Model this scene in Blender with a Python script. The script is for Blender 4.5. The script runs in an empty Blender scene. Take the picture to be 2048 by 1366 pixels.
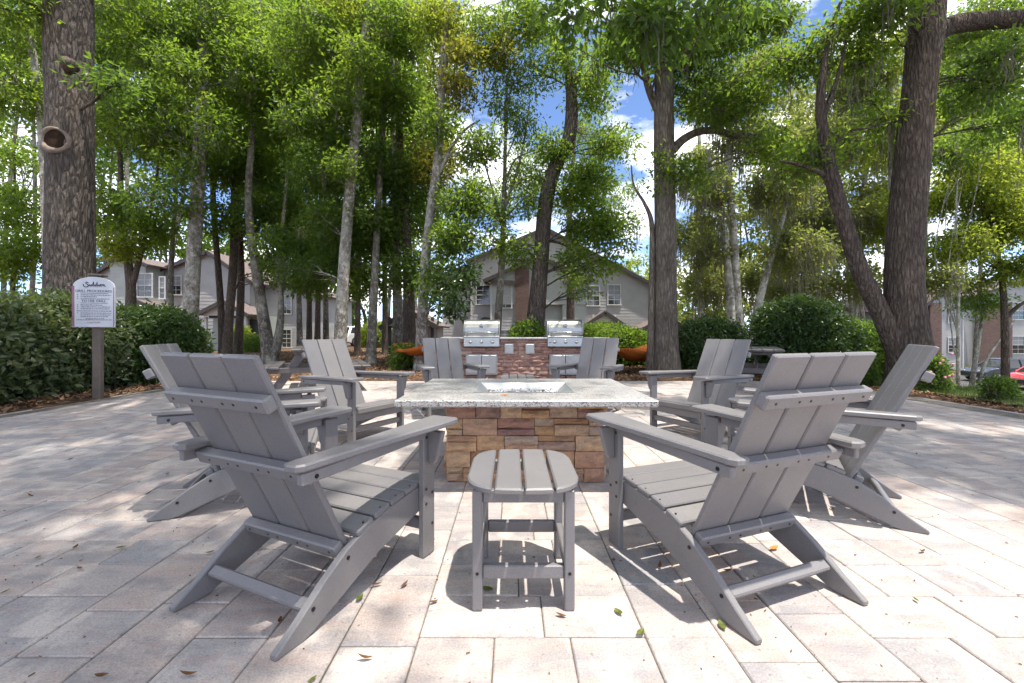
import bpy, bmesh, math, random
import numpy as np
from mathutils import Vector, Matrix

# ------------------------------------------------------------------ camera, sky, sun, exposure
scene = bpy.context.scene
COL = scene.collection
rng = np.random.default_rng(7)
random.seed(7)
R = math.radians
F, HZ, CH = 880.0, 666.0, 0.994          # focal length in px of a 2048 px wide frame, horizon row, eye height

cam_d = bpy.data.cameras.new('camera')
cam_d.sensor_width = 36.0
cam_d.lens = F / 2048 * 36.0
cam_d.shift_y = -17.0 / 2048
cam_d.clip_start = 0.05
cam_d.clip_end = 2000
cam = bpy.data.objects.new('camera', cam_d)
cam.location = (0, 0, CH)
cam.rotation_euler = (R(90), 0, 0)
COL.objects.link(cam)
scene.camera = cam

SUN_DIR = Vector((0.21, -0.16, 1.0)).normalized()     # towards the sun
sun_d = bpy.data.lights.new('sun', 'SUN')
sun_d.energy = 2.6
sun_d.angle = R(0.8)
sun_d.color = (1.0, 0.95, 0.86)
sun = bpy.data.objects.new('sun', sun_d)
sun.rotation_euler = SUN_DIR.to_track_quat('Z', 'Y').to_euler()
sun.location = (4, -1, 30)
COL.objects.link(sun)

world = bpy.data.worlds.new('World')
scene.world = world
world.use_nodes = True
wt = world.node_tree
for n in list(wt.nodes):
    wt.nodes.remove(n)
wo = wt.nodes.new('ShaderNodeOutputWorld')
wb = wt.nodes.new('ShaderNodeBackground')
wb.inputs['Strength'].default_value = 0.15
sky = wt.nodes.new('ShaderNodeTexSky')
sky.sky_type = 'NISHITA'
sky.sun_disc = False
sky.sun_elevation = math.asin(SUN_DIR.z)
sky.sun_rotation = math.atan2(SUN_DIR.x, SUN_DIR.y)
sky.altitude = 4000
sky.air_density = 0.65
sky.ozone_density = 2.2
sky.dust_density = 0.0
wtc = wt.nodes.new('ShaderNodeTexCoord')
wmp = wt.nodes.new('ShaderNodeMapping')
wmp.inputs['Scale'].default_value = (1, 1, 2.2)
wmp.inputs['Location'].default_value = (2.3, 0.7, 0.2)
wno = wt.nodes.new('ShaderNodeTexNoise')
wno.inputs['Scale'].default_value = 4.2
wno.inputs['Detail'].default_value = 7
wno.inputs['Roughness'].default_value = 0.55
wra = wt.nodes.new('ShaderNodeValToRGB')
wra.color_ramp.elements[0].position = 0.45
wra.color_ramp.elements[1].position = 0.62
wmx = wt.nodes.new('ShaderNodeMix')
wmx.data_type = 'RGBA'
wmx.inputs[7].default_value = (6.6, 6.5, 6.4, 1)
wt.links.new(wtc.outputs['Generated'], wmp.inputs[0])
wt.links.new(wmp.outputs[0], wno.inputs['Vector'])
wt.links.new(wno.outputs['Fac'], wra.inputs[0])
wt.links.new(wra.outputs[0], wmx.inputs[0])
wt.links.new(sky.outputs[0], wmx.inputs[6])
wt.links.new(wmx.outputs[2], wb.inputs['Color'])
wt.links.new(wb.outputs[0], wo.inputs[0])

scene.view_settings.view_transform = 'Standard'
scene.view_settings.look = 'None'
scene.view_settings.gamma = 1
scene.view_settings.exposure = 1.62
scene.render.engine = 'CYCLES'
scene.cycles.use_denoising = True
scene.cycles.max_bounces = 6
scene.cycles.use_adaptive_sampling = True
scene.cycles.adaptive_threshold = 0.02
scene.cycles.diffuse_bounces = 4
scene.cycles.glossy_bounces = 3
scene.cycles.transmission_bounces = 4
scene.cycles.sample_clamp_indirect = 8

# ------------------------------------------------------------------ helpers
def W(px, py, Y):
    return Vector(((px - 1024) * Y / F, Y, CH - (py - HZ) * Y / F))

def GP(px, py, z=0.0):
    Y = F * (CH - z) / (py - HZ)
    return Vector(((px - 1024) * Y / F, Y, z))

def tag(o, label=None, cat=None, group=None, kind=None):
    if label: o['label'] = label
    if cat: o['category'] = cat
    if group: o['group'] = group
    if kind: o['kind'] = kind
    return o

def empty(name, loc=(0, 0, 0), rz=0.0, label=None, cat=None, group=None):
    o = bpy.data.objects.new(name, None)
    o.empty_display_size = 0.1
    o.location = loc
    o.rotation_euler = (0, 0, rz)
    COL.objects.link(o)
    return tag(o, label, cat, group)

def obj(name, me, mat=None, parent=None, loc=None, rot=None):
    o = bpy.data.objects.new(name, me)
    if mat is not None and len(me.materials) == 0:
        me.materials.append(mat)
    COL.objects.link(o)
    if parent is not None: o.parent = parent
    if loc is not None: o.location = loc
    if rot is not None: o.rotation_euler = rot
    return o

def copy_tree(o, parent=None):
    c = o.copy()
    COL.objects.link(c)
    c.parent = parent
    for ch in list(o.children):
        copy_tree(ch, c)
    return c

def np_mesh(name, V, Fc, smooth=False):
    """V (n,3) array, Fc (m,k) int array with constant k"""
    V = np.asarray(V, dtype=np.float32); Fc = np.asarray(Fc, dtype=np.int32)
    me = bpy.data.meshes.new(name)
    m, k = Fc.shape
    me.vertices.add(len(V)); me.vertices.foreach_set('co', V.ravel())
    me.loops.add(m * k); me.loops.foreach_set('vertex_index', Fc.ravel())
    me.polygons.add(m)
    me.polygons.foreach_set('loop_start', np.arange(0, m * k, k, dtype=np.int32))
    try:
        me.polygons.foreach_set('loop_total', np.full(m, k, dtype=np.int32))
    except Exception:
        pass
    me.polygons.foreach_set('use_smooth', np.full(m, smooth, dtype=bool))
    me.update(calc_edges=True)
    return me

class MB:
    def __init__(s):
        s.v = []; s.f = []
    def add(s, vs, fs, M=None):
        b = len(s.v)
        if M is not None:
            vs = [M @ Vector(v) for v in vs]
        s.v.extend([tuple(v) for v in vs])
        s.f.extend([tuple(i + b for i in f) for f in fs])
        return s
    def box(s, c, size, bev=0.004, rot=None):
        hx, hy, hz = [max(a / 2, 1e-4) for a in size]
        b = min(bev, hx * .45, hy * .45, hz * .45)
        M = Matrix.Translation(Vector(c))
        if rot is not None:
            M = M @ (rot.to_4x4() if not hasattr(rot, 'to_matrix') else rot.to_matrix().to_4x4())
        vs = []; idx = {}
        for sx in (-1, 1):
            for sy in (-1, 1):
                for sz in (-1, 1):
                    for a in range(3):
                        q = [sx * (hx - b), sy * (hy - b), sz * (hz - b)]
                        q[a] = (sx * hx, sy * hy, sz * hz)[a]
                        idx[(sx, sy, sz, a)] = len(vs); vs.append(q)
        fs = []
        S = (-1, 1)
        for a in range(3):
            o1, o2 = [(1, 2), (0, 2), (0, 1)][a]
            for sa in S:
                f = []
                for s1, s2 in ((-1, -1), (1, -1), (1, 1), (-1, 1)):
                    k = [0, 0, 0]; k[a] = sa; k[o1] = s1; k[o2] = s2
                    f.append(idx[(k[0], k[1], k[2], a)])
                fs.append(f)
        for a in range(3):
            o1, o2 = [(1, 2), (0, 2), (0, 1)][a]
            for s1 in S:
                for s2 in S:
                    k0 = [0, 0, 0]; k0[o1] = s1; k0[o2] = s2; k1 = list(k0)
                    k0[a] = -1; k1[a] = 1
                    fs.append([idx[(*k0, o1)], idx[(*k1, o1)], idx[(*k1, o2)], idx[(*k0, o2)]])
        for sx in S:
            for sy in S:
                for sz in S:
                    fs.append([idx[(sx, sy, sz, a)] for a in range(3)])
        out = []
        for f in fs:
            p = [Vector(vs[i]) for i in f]
            n = (p[1] - p[0]).cross(p[2] - p[0])
            c0 = sum(p, Vector()) / len(p)
            out.append(f if n.dot(c0) > 0 else f[::-1])
        return s.add(vs, out, M)
    def prism(s, outline, t, bev=0.004, M=None):
        """outline (x,y) ccw extruded along z by t, centred on z=0"""
        n = len(outline)
        P = [Vector((a[0], a[1])) for a in outline]
        area = sum(P[i].x * P[(i + 1) % n].y - P[(i + 1) % n].x * P[i].y for i in range(n))
        if area < 0: P = P[::-1]
        ins = []
        for i in range(n):
            d1 = (P[i] - P[i - 1]).normalized(); d2 = (P[(i + 1) % n] - P[i]).normalized()
            n1 = Vector((-d1.y, d1.x)); n2 = Vector((-d2.y, d2.x))
            m = (n1 + n2)
            m = m / max(0.3, m.length_squared) * 2 if m.length > 1e-5 else n1
            ins.append(P[i] + m * bev)
        rings = [(ins, -t / 2), (P, -t / 2 + bev), (P, t / 2 - bev), (ins, t / 2)]
        vs = [(p.x, p.y, z) for ring, z in rings for p in ring]
        fs = []
        for k in range(3):
            for i in range(n):
                j = (i + 1) % n
                fs.append([k * n + i, k * n + j, (k + 1) * n + j, (k + 1) * n + i])
        fs.append(list(range(n))[::-1]); fs.append([3 * n + i for i in range(n)])
        return s.add(vs, fs, M)
    def tube(s, pts, rad, sides=8, cap=True):
        V, Fq = tube_np(np.array([tuple(p) for p in pts], float), np.array(rad, float) if hasattr(rad, '__len__') else np.full(len(pts), rad), sides)
        b = len(s.v)
        s.v.extend(map(tuple, V)); s.f.extend([tuple(int(i) + b for i in f) for f in Fq])
        if cap:
            s.f.append(tuple(b + i for i in range(sides))[::-1])
            e = b + (len(pts) - 1) * sides
            s.f.append(tuple(e + i for i in range(sides)))
        return s
    def cyl(s, p0, p1, r, sides=12, r1=None):
        return s.tube([p0, p1], [r, r if r1 is None else r1], sides)
    def quad(s, a, b, c, d):
        return s.add([a, b, c, d], [(0, 1, 2, 3)])
    def build(s, name, mat, parent=None, smooth=False, loc=None, rot=None):
        me = bpy.data.meshes.new(name)
        me.from_pydata(s.v, [], s.f)
        if smooth:
            me.polygons.foreach_set('use_smooth', [True] * len(me.polygons))
        me.update()
        return obj(name, me, mat, parent, loc, rot)

def tube_np(P, rad, sides, ph=0.0):
    n = len(P)
    T = np.gradient(P, axis=0)
    T /= np.maximum(np.linalg.norm(T, axis=1, keepdims=True), 1e-9)
    u = np.cross(T[0], [0.31, 0.92, 0.11]); u /= np.linalg.norm(u)
    V = np.zeros((n, sides, 3))
    a = np.arange(sides) / sides * 2 * np.pi + ph
    for i in range(n):
        u = u - T[i] * np.dot(u, T[i]); u /= max(np.linalg.norm(u), 1e-9)
        w = np.cross(T[i], u)
        V[i] = P[i] + rad[i] * (np.cos(a)[:, None] * u + np.sin(a)[:, None] * w)
    i, j = np.meshgrid(np.arange(n - 1), np.arange(sides), indexing='ij')
    j2 = (j + 1) % sides
    Fq = np.stack([i * sides + j, i * sides + j2, (i + 1) * sides + j2, (i + 1) * sides + j], -1).reshape(-1, 4)
    return V.reshape(-1, 3), Fq

def catmull(P, R_, per=6):
    P = np.asarray(P, float); R_ = np.asarray(R_, float)
    D = np.concatenate([P, R_[:, None]], 1)
    E = np.concatenate([[2 * D[0] - D[1]], D, [2 * D[-1] - D[-2]]])
    out = []
    for i in range(1, len(E) - 2):
        for k in range(per):
            t = k / per
            out.append(.5 * ((2 * E[i]) + (-E[i - 1] + E[i + 1]) * t + (2 * E[i - 1] - 5 * E[i] + 4 * E[i + 1] - E[i + 2]) * t * t + (-E[i - 1] + 3 * E[i] - 3 * E[i + 1] + E[i + 2]) * t ** 3))
    out.append(E[-2])
    out = np.array(out)
    return out[:, :3], np.maximum(out[:, 3], 0.004)

# ------------------------------------------------------------------ materials
class NT:
    def __init__(s, name):
        s.m = bpy.data.materials.new(name); s.m.use_nodes = True
        s.t = s.m.node_tree; s.b = s.t.nodes['Principled BSDF']; s.out = s.t.nodes['Material Output']
    def n(s, typ, **kw):
        nd = s.t.nodes.new(typ)
        for k, v in kw.items():
            if k in nd.inputs.keys() if isinstance(k, str) else False: nd.inputs[k].default_value = v
            else: setattr(nd, k, v)
        return nd
    def l(s, a, b): s.t.links.new(a, b)
    def coord(s, which='Object', scale=(1, 1, 1)):
        c = s.n('ShaderNodeTexCoord'); m = s.n('ShaderNodeMapping'); m.inputs['Scale'].default_value = scale
        s.l(c.outputs[which], m.inputs[0]); return m.outputs[0]
    def pos(s, scale=(1, 1, 1)):
        c = s.n('ShaderNodeNewGeometry'); m = s.n('ShaderNodeMapping'); m.inputs['Scale'].default_value = scale
        s.l(c.outputs['Position'], m.inputs[0]); return m.outputs[0]
    def noise(s, vec, scale, detail=4, rough=.55):
        n = s.n('ShaderNodeTexNoise'); n.inputs['Scale'].default_value = scale; n.inputs['Detail'].default_value = detail
        n.inputs['Roughness'].default_value = rough
        if vec is not None: s.l(vec, n.inputs['Vector'])
        return n.outputs['Fac']
    def ramp(s, fac, stops, interp='LINEAR'):
        r = s.n('ShaderNodeValToRGB'); cr = r.color_ramp; cr.interpolation = interp
        while len(cr.elements) < len(stops): cr.elements.new(.5)
        for e, (p, c) in zip(cr.elements, stops):
            e.position = p; e.color = (*c, 1) if len(c) == 3 else c
        s.l(fac, r.inputs[0]); return r.outputs[0]
    def mix(s, fac, a, b, mode='MIX'):
        m = s.n('ShaderNodeMix', data_type='RGBA', blend_type=mode)
        for sock, v in ((m.inputs[0], fac), (m.inputs[6], a), (m.inputs[7], b)):
            if hasattr(v, 'is_output') or isinstance(v, bpy.types.NodeSocket): s.l(v, sock)
            elif isinstance(v, (int, float)): sock.default_value = v
            else: sock.default_value = (*v, 1)
        return m.outputs[2]
    def math(s, op, a, b=None):
        m = s.n('ShaderNodeMath', operation=op)
        for sock, v in zip(m.inputs, (a, b)):
            if v is None: continue
            if isinstance(v, (int, float)): sock.default_value = v
            else: s.l(v, sock)
        return m.outputs[0]
    def bump(s, h, strength=.3, dist=.01):
        b = s.n('ShaderNodeBump'); b.inputs['Strength'].default_value = strength; b.inputs['Distance'].default_value = dist
        s.l(h, b.inputs['Height']); s.l(b.outputs[0], s.b.inputs['Normal'])
    def base(s, v):
        if isinstance(v, bpy.types.NodeSocket): s.l(v, s.b.inputs['Base Color'])
        else: s.b.inputs['Base Color'].default_value = (*v, 1)
        return s
    def pr(s, rough=.6, metal=0., spec=.5):
        s.b.inputs['Roughness'].default_value = rough; s.b.inputs['Metallic'].default_value = metal
        s.b.inputs['Specular IOR Level'].default_value = spec
        return s

def rand_any(k):
    oi = k.n('ShaderNodeObjectInfo'); g = k.n('ShaderNodeNewGeometry')
    return k.math('FRACT', k.math('ADD', oi.outputs['Random'], g.outputs['Random Per Island']))

def m_plain(name, col, rough=.6, metal=0., spec=.5, var=.12, nscale=6):
    k = NT(name); v = k.coord('Object')
    f = k.noise(v, nscale, 5)
    lo = tuple(c * (1 - var) for c in col); hi = tuple(min(1, c * (1 + var)) for c in col)
    k.base(k.ramp(f, [(.3, lo), (.7, hi)])).pr(rough, metal, spec)
    return k.m

def m_lumber(name, col):
    k = NT(name); v = k.coord('Object')
    f1 = k.noise(v, 3.0, 4); f2 = k.noise(v, 420, 2)
    c = k.ramp(f1, [(.25, tuple(x * .9 for x in col)), (.75, tuple(x * 1.1 for x in col))])
    c = k.mix(.35, c, k.ramp(f2, [(.35, (.5, .5, .5)), (.65, (1.4, 1.4, 1.4))]), 'MULTIPLY')
    d1 = k.noise(k.pos(), 2.6, 6, .65)
    c = k.mix(k.ramp(d1, [(.45, (0, 0, 0)), (.72, (.45, .45, .45))]), c, (.21, .195, .18))
    d2 = k.noise(k.pos(), 23, 4, .7)
    c = k.mix(k.ramp(d2, [(.60, (0, 0, 0)), (.74, (.35, .35, .35))]), c, (.10, .092, .088))
    oi = k.n('ShaderNodeObjectInfo')
    c = k.mix(1.0, c, k.ramp(oi.outputs['Random'], [(0, (.93, .93, .95)), (1, (1.06, 1.05, 1.03))]), 'MULTIPLY')
    k.base(c).pr(.46, 0, .5)
    k.bump(k.math('ADD', k.math('MULTIPLY', f2, .6), k.noise(v, 90, 3)), .22, .002)
    return k.m

def m_paver():
    k = NT('paver_concrete'); v = k.pos()
    r = rand_any(k)
    tint = k.ramp(r, [(0, (.39, .325, .30)), (.2, (.45, .41, .37)), (.4, (.33, .32, .325)), (.58, (.45, .38, .335)), (.78, (.295, .30, .315)), (1, (.47, .43, .395))])
    sh = k.n('ShaderNodeVectorMath', operation='ADD'); k.l(v, sh.inputs[0])
    sv = k.n('ShaderNodeCombineXYZ'); k.l(k.math('MULTIPLY', r, 37.0), sv.inputs[0]); k.l(k.math('MULTIPLY', r, 91.0), sv.inputs[1]); k.l(sv.outputs[0], sh.inputs[1])
    def stretched(sx, sy):
        m = k.n('ShaderNodeMapping'); m.inputs['Scale'].default_value = (sx, sy, 1); k.l(sh.outputs[0], m.inputs[0]); return m.outputs[0]
    blot = k.noise(stretched(1.2, 3.6), 2.4, 5, .6)
    c = k.mix(k.ramp(blot, [(.44, (0, 0, 0)), (.60, (.7, .7, .7))]), tint, (.235, .238, .25))
    blot2 = k.noise(stretched(2.6, 1.2), 1.8, 4, .6)
    c = k.mix(k.ramp(blot2, [(.50, (0, 0, 0)), (.64, (.75, .75, .75))]), c, (.55, .51, .465))
    blot3 = k.noise(stretched(1.4, 3.4), 3.9, 5, .65)
    c = k.mix(k.ramp(blot3, [(.52, (0, 0, 0)), (.66, (.6, .6, .6))]), c, (.39, .30, .265))
    fine = k.noise(v, 150, 3, .7)
    c = k.mix(.55, c, k.ramp(fine, [(.3, (.55, .55, .55)), (.7, (1.4, 1.4, 1.4))]), 'MULTIPLY')
    pit = k.noise(v, 46, 2, .6)
    c = k.mix(k.ramp(pit, [(.27, (.6, .6, .6)), (.36, (0, 0, 0))]), c, (.14, .125, .12))
    c = k.mix(1.0, c, (1.04, .985, .96), 'MULTIPLY')
    k.base(c).pr(.82, 0, .3)
    k.bump(k.math('ADD', fine, k.math('MULTIPLY', pit, 1.6)), .35, .003)
    return k.m

def m_ground(name, c1, c2, c3, scale=3.):
    k = NT(name); v = k.pos()
    f = k.noise(v, scale, 8, .7); g = k.noise(v, scale * 14, 5, .7)
    c = k.ramp(f, [(.3, c1), (.5, c2), (.7, c3)])
    c = k.mix(.7, c, k.ramp(g, [(.3, (.4, .4, .4)), (.7, (1.5, 1.5, 1.5))]), 'MULTIPLY')
    k.base(c).pr(.95, 0, .2); k.bump(k.math('ADD', f, g), .8, .03)
    return k.m

def m_stone(name, stops):
    k = NT(name); v = k.pos()
    r = rand_any(k)
    c = k.ramp(r, stops)
    n1 = k.noise(k.pos((1, 1, 2.2)), 11, 6, .65)
    c = k.mix(.75, c, k.ramp(n1, [(.28, (.5, .48, .5)), (.5, (1, 1, 1)), (.74, (1.5, 1.4, 1.25))]), 'MULTIPLY')
    n3 = k.noise(v, 5.0, 3, .5)
    c = k.mix(k.ramp(n3, [(.55, (0, 0, 0)), (.75, (.5, .5, .5))]), c, tuple(x * 1.05 for x in stops[2][1]))
    n2 = k.noise(v, 90, 4, .7)
    c = k.mix(.5, c, k.ramp(n2, [(.3, (.6, .6, .6)), (.7, (1.35, 1.35, 1.35))]), 'MULTIPLY')
    k.base(c).pr(.85, 0, .3); k.bump(k.math('ADD', k.math('MULTIPLY', n1, 2), n2), .9, .008)
    return k.m

def m_granite():
    k = NT('speckled_granite'); v = k.pos()
    vo = k.n('ShaderNodeTexVoronoi'); vo.inputs['Scale'].default_value = 165; k.l(v, vo.inputs['Vector'])
    sep = k.n('ShaderNodeSeparateColor'); k.l(vo.outputs['Color'], sep.inputs[0])
    c = k.ramp(sep.outputs[0], [(0, (.06, .058, .058)), (.12, (.10, .098, .095)), (.18, (.27, .258, .25)), (.45, (.36, .34, .325)), (.6, (.44, .42, .40)), (1, (.50, .48, .46))])
    n = k.noise(v, 3, 4); c = k.mix(.35, c, k.ramp(n, [(.3, (.8, .78, .76)), (.7, (1.1, 1.1, 1.1))]), 'MULTIPLY')
    k.base(c).pr(.32, 0, .5)
    k.bump(k.noise(v, 60, 3), .12, .002)
    return k.m

def m_bark(name, dark, mid, light, vs=(7, 7, 1.5), lichen=None, bumps=.9, bd=.03):
    k = NT(name); v = k.coord('Object', vs)
    n1 = k.noise(v, 2.2, 7, .65)
    n2 = k.noise(k.coord('Object', (1, 1, 1)), 1.1, 4, .6)
    vo = k.n('ShaderNodeTexVoronoi', feature='DISTANCE_TO_EDGE'); vo.inputs['Scale'].default_value = 1.6
    wv = k.n('ShaderNodeMix', data_type='RGBA'); wv.inputs[0].default_value = .38
    nc = k.n('ShaderNodeTexNoise'); nc.inputs['Scale'].default_value = 1.3; k.l(v, nc.inputs['Vector'])
    k.l(v, wv.inputs[6]); k.l(nc.outputs['Color'], wv.inputs[7]); k.l(wv.outputs[2], vo.inputs['Vector'])
    crack = k.math('MINIMUM', k.math('MULTIPLY', vo.outputs['Distance'], 4), 1.0)
    c = k.ramp(n1, [(.3, dark), (.5, mid), (.72, light)])
    c = k.mix(k.math('MULTIPLY', k.math('SUBTRACT', 1.0, crack), .5), c, tuple(x * .7 for x in dark))
    if lichen:
        c = k.mix(k.ramp(n2, [(.45, (0, 0, 0)), (.62, (.8, .8, .8))]), c, lichen)
        n3 = k.noise(k.coord('Object', (1, 1, .8)), 9, 5, .7)
        c = k.mix(k.ramp(n3, [(.52, (0, 0, 0)), (.6, (.75, .75, .75))]), c, tuple(min(1, x * 1.35) for x in lichen))
        c = k.mix(k.ramp(n3, [(.33, (.8, .8, .8)), (.42, (0, 0, 0))]), c, dark)
    n4 = k.noise(k.coord('Object', (1, 1, .45)), 2.3, 5, .65)
    c = k.mix(.8, c, k.ramp(n4, [(.3, (.55, .56, .55)), (.5, (1, 1, 1)), (.7, (1.45, 1.42, 1.35))]), 'MULTIPLY')
    k.base(c).pr(.92, 0, .2); k.bump(k.math('ADD', k.math('MULTIPLY', n1, 1.0), k.math('MULTIPLY', crack, .7)), bumps, bd)
    return k.m

def m_leaf(name, stops, trans, tfac=.5, rough=.45):
    k = NT(name); g = k.n('ShaderNodeNewGeometry')
    r = g.outputs['Random Per Island']
    c = k.ramp(r, stops)
    n = k.noise(k.pos(), .55, 3)
    c = k.mix(.6, c, k.ramp(n, [(.32, (.65, .72, .7)), (.68, (1.3, 1.2, 1.1))]), 'MULTIPLY')
    k.base(c).pr(rough, 0, .4)
    tr = k.n('ShaderNodeBsdfTranslucent')
    tc = k.mix(.65, k.ramp(r, [(0, tuple(x * .75 for x in trans)), (1, trans)]), k.ramp(n, [(.32, (.7, .78, .7)), (.68, (1.3, 1.18, 1.0))]), 'MULTIPLY')
    k.l(tc, tr.inputs['Color'])
    ms = k.n('ShaderNodeMixShader'); ms.inputs[0].default_value = tfac
    k.l(k.b.outputs[0], ms.inputs[1]); k.l(tr.outputs[0], ms.inputs[2]); k.l(ms.outputs[0], k.out.inputs['Surface'])
    return k.m

def m_steel(name, col=(.55, .55, .54), rough=.3):
    k = NT(name); v = k.coord('Object', (1, 60, 60))
    n = k.noise(v, 3, 4); n2 = k.noise(k.coord('Object'), 3, 4)
    k.base(k.ramp(n2, [(.3, tuple(x * .8 for x in col)), (.7, col)]))
    k.pr(rough, 1.0); k.l(k.ramp(n, [(.3, (rough * .7,) * 3), (.7, (rough * 1.4,) * 3)]), k.b.inputs['Roughness'])
    return k.m

M = {}
M['lumber'] = m_lumber('grey_poly_lumber', (.166, .158, .162))
M['lumber_shaded'] = m_lumber('shaded_poly_lumber', (.065, .056, .056))  # the grey lumber darkened: shade under the trees put into its colour
M['paver'] = m_paver()
M['joint'] = m_ground('sand_joint', (.15, .13, .11), (.22, .195, .165), (.30, .27, .235), 8)
M['mulch'] = m_ground('leaf_mulch', (.055, .032, .02), (.12, .07, .042), (.20, .13, .085), 5)
M['grassy'] = m_ground('grassy_soil', (.06, .075, .025), (.10, .12, .04), (.14, .13, .06), 2)
M['asphalt'] = m_ground('asphalt', (.075, .073, .072), (.10, .098, .096), (.13, .127, .124), 6)
M['stone'] = m_stone('ledger_stone', [(0, (.31, .165, .09)), (.18, (.46, .33, .225)), (.34, (.50, .30, .15)), (.5, (.33, .19, .15)), (.66, (.45, .27, .175)), (.82, (.40, .32, .25)), (1, (.28, .16, .14))])
M['stone2'] = m_stone('red_ledger_stone', [(0, (.25, .14, .115)), (.3, (.34, .215, .175)), (.6, (.29, .17, .14)), (.8, (.38, .265, .215)), (1, (.22, .135, .12))])
M['mortar'] = m_plain('mortar', (.12, .09, .07), .9)
M['granite'] = m_granite()
M['steel'] = m_steel('brushed_steel', (.40, .40, .385), .36)
M['steel_pan'] = m_steel('pan_steel', (.72, .72, .71), .5)
M['steel_d'] = m_steel('brushed_steel_plate', (.42, .42, .42), .42)
M['chrome'] = m_steel('polished_steel', (.7, .7, .7), .12)
M['black'] = m_plain('black_plastic', (.02, .02, .022), .4)
M['bolt'] = m_plain('dark_bolt', (.025, .025, .028), .35, .6)
M['glassrock'] = m_plain('white_fire_glass', (.62, .62, .6), .25, 0, .5, .25, 60)
M['bark_oak'] = m_bark('oak_bark', (.068, .053, .043), (.13, .106, .090), (.22, .19, .168), (15, 15, 3.2), None, 1.0, .045)
M['bark_red'] = m_bark('reddish_bark', (.055, .040, .031), (.125, .095, .078), (.215, .175, .15), (17, 17, 3.6), None, 1.0, .04)
M['bark_pale'] = m_bark('pale_bark', (.085, .068, .052), (.23, .20, .17), (.36, .33, .29), (12, 12, 7), (.36, .35, .31), .4, .01)
M['bark_dark'] = m_bark('dark_bark', (.065, .05, .039), (.125, .098, .079), (.195, .16, .135), (18, 18, 4.5), None, .8, .02)
M['bark_grey'] = m_bark('grey_bark', (.07, .058, .045), (.17, .145, .12), (.28, .25, .215), (18, 18, 4.0), (.27, .26, .22), .7, .02)
M['bark_brown'] = m_bark('brown_bark', (.066, .054, .043), (.155, .13, .105), (.245, .213, .178), (16, 16, 3.2), None, .8, .022)
M['cutwood'] = m_plain('healed_wood', (.22, .17, .135), .9, 0, .2, .3, 12)
M['hollow'] = m_plain('rotten_wood', (.03, .018, .012), .95, 0, .1, .3, 20)
G = lambda a, b, c: [(0, a), (.5, b), (1, c)]
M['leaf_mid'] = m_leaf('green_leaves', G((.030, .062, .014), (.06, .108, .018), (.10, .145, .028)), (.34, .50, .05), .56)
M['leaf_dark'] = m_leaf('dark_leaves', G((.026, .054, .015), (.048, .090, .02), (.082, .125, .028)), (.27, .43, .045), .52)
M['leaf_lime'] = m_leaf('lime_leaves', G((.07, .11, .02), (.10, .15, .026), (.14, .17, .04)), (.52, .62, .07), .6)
M['leaf_olive'] = m_leaf('olive_leaves', G((.06, .075, .022), (.085, .105, .032), (.12, .125, .05)), (.42, .48, .10), .55)
M['leaf_rust'] = m_leaf('bronze_leaves', [(0, (.05, .075, .015)), (.4, (.075, .10, .018)), (.75, (.11, .095, .02)), (1, (.14, .085, .03))], (.40, .42, .05), .55)
M['leaf_gloss'] = m_leaf('glossy_leaves', G((.02, .045, .015), (.038, .072, .02), (.068, .11, .028)), (.12, .21, .03), .3, .28)
M['leaf_hedge'] = m_leaf('hedge_leaves', G((.045, .075, .032), (.085, .115, .055), (.15, .17, .09)), (.18, .26, .06), .35, .38)
M['moss'] = m_leaf('spanish_moss', G((.13, .125, .095), (.17, .165, .125), (.22, .21, .165)), (.28, .27, .19), .45, .9)
M['litter'] = m_leaf('leaf_litter', [(0, (.06, .03, .018)), (.3, (.14, .075, .04)), (.55, (.22, .12, .065)), (.8, (.30, .19, .12)), (1, (.36, .26, .17))], (.2, .1, .04), .2, .8)
M['grass'] = m_leaf('grass_blades', G((.04, .07, .015), (.07, .11, .025), (.11, .14, .04)), (.18, .28, .04), .4, .6)
def m_siding(name, c):
    return m_plain(name, c, .6, 0, .3, .08, 2)
M['siding'] = m_siding('grey_siding', (.345, .335, .325))
M['siding_g'] = m_siding('sage_siding', (.36, .375, .35))
M['siding_w'] = m_siding('pale_siding', (.58, .57, .56))
M['trim'] = m_plain('white_trim', (.48, .47, .455), .5)
M['fascia'] = m_plain('brown_fascia', (.045, .036, .032), .6)
M['shingle'] = m_plain('roof_shingle', (.17, .135, .125), .9, 0, .2, .35, 14)
M['brick'] = m_stone('house_brick', [(0, (.15, .10, .085)), (.5, (.20, .13, .11)), (1, (.13, .085, .075))])
def m_glass():
    k = NT('window_glass'); k.base((.025, .028, .03)).pr(.06, 0, .8); return k.m
M['glass'] = m_glass()
M['blind'] = m_plain('window_blind', (.20, .205, .21), .4, 0, .6, .05)
M['door'] = m_plain('dark_door', (.018, .022, .022), .4)
M['orange'] = m_plain('orange_canvas', (.52, .15, .03), .8, 0, .2, .12, 20)
M['post'] = m_plain('weathered_post', (.145, .12, .10), .85, 0, .2, .18, 9)
M['signwhite'] = m_plain('sign_panel', (.50, .51, .55), .35, 0, .5, .03)
M['ink'] = m_plain('sign_ink', (.05, .045, .07), .6)
M['inkgrey'] = m_plain('sign_small_print', (.20, .20, .25), .6)
M['inkred'] = m_plain('sign_red', (.36, .07, .08), .6)
M['inkpurple'] = m_plain('sign_purple', (.26, .12, .17), .6)
def m_paint(name, c):
    k = NT(name); k.base(c).pr(.25, .1, .6); k.b.inputs['Coat Weight'].default_value = .6; return k.m
M['car_grey'] = m_paint('grey_car_paint', (.045, .052, .065))
M['car_red'] = m_paint('red_car_paint', (.42, .018, .02))
M['car_white'] = m_paint('white_car_paint', (.7, .7, .7))
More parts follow.
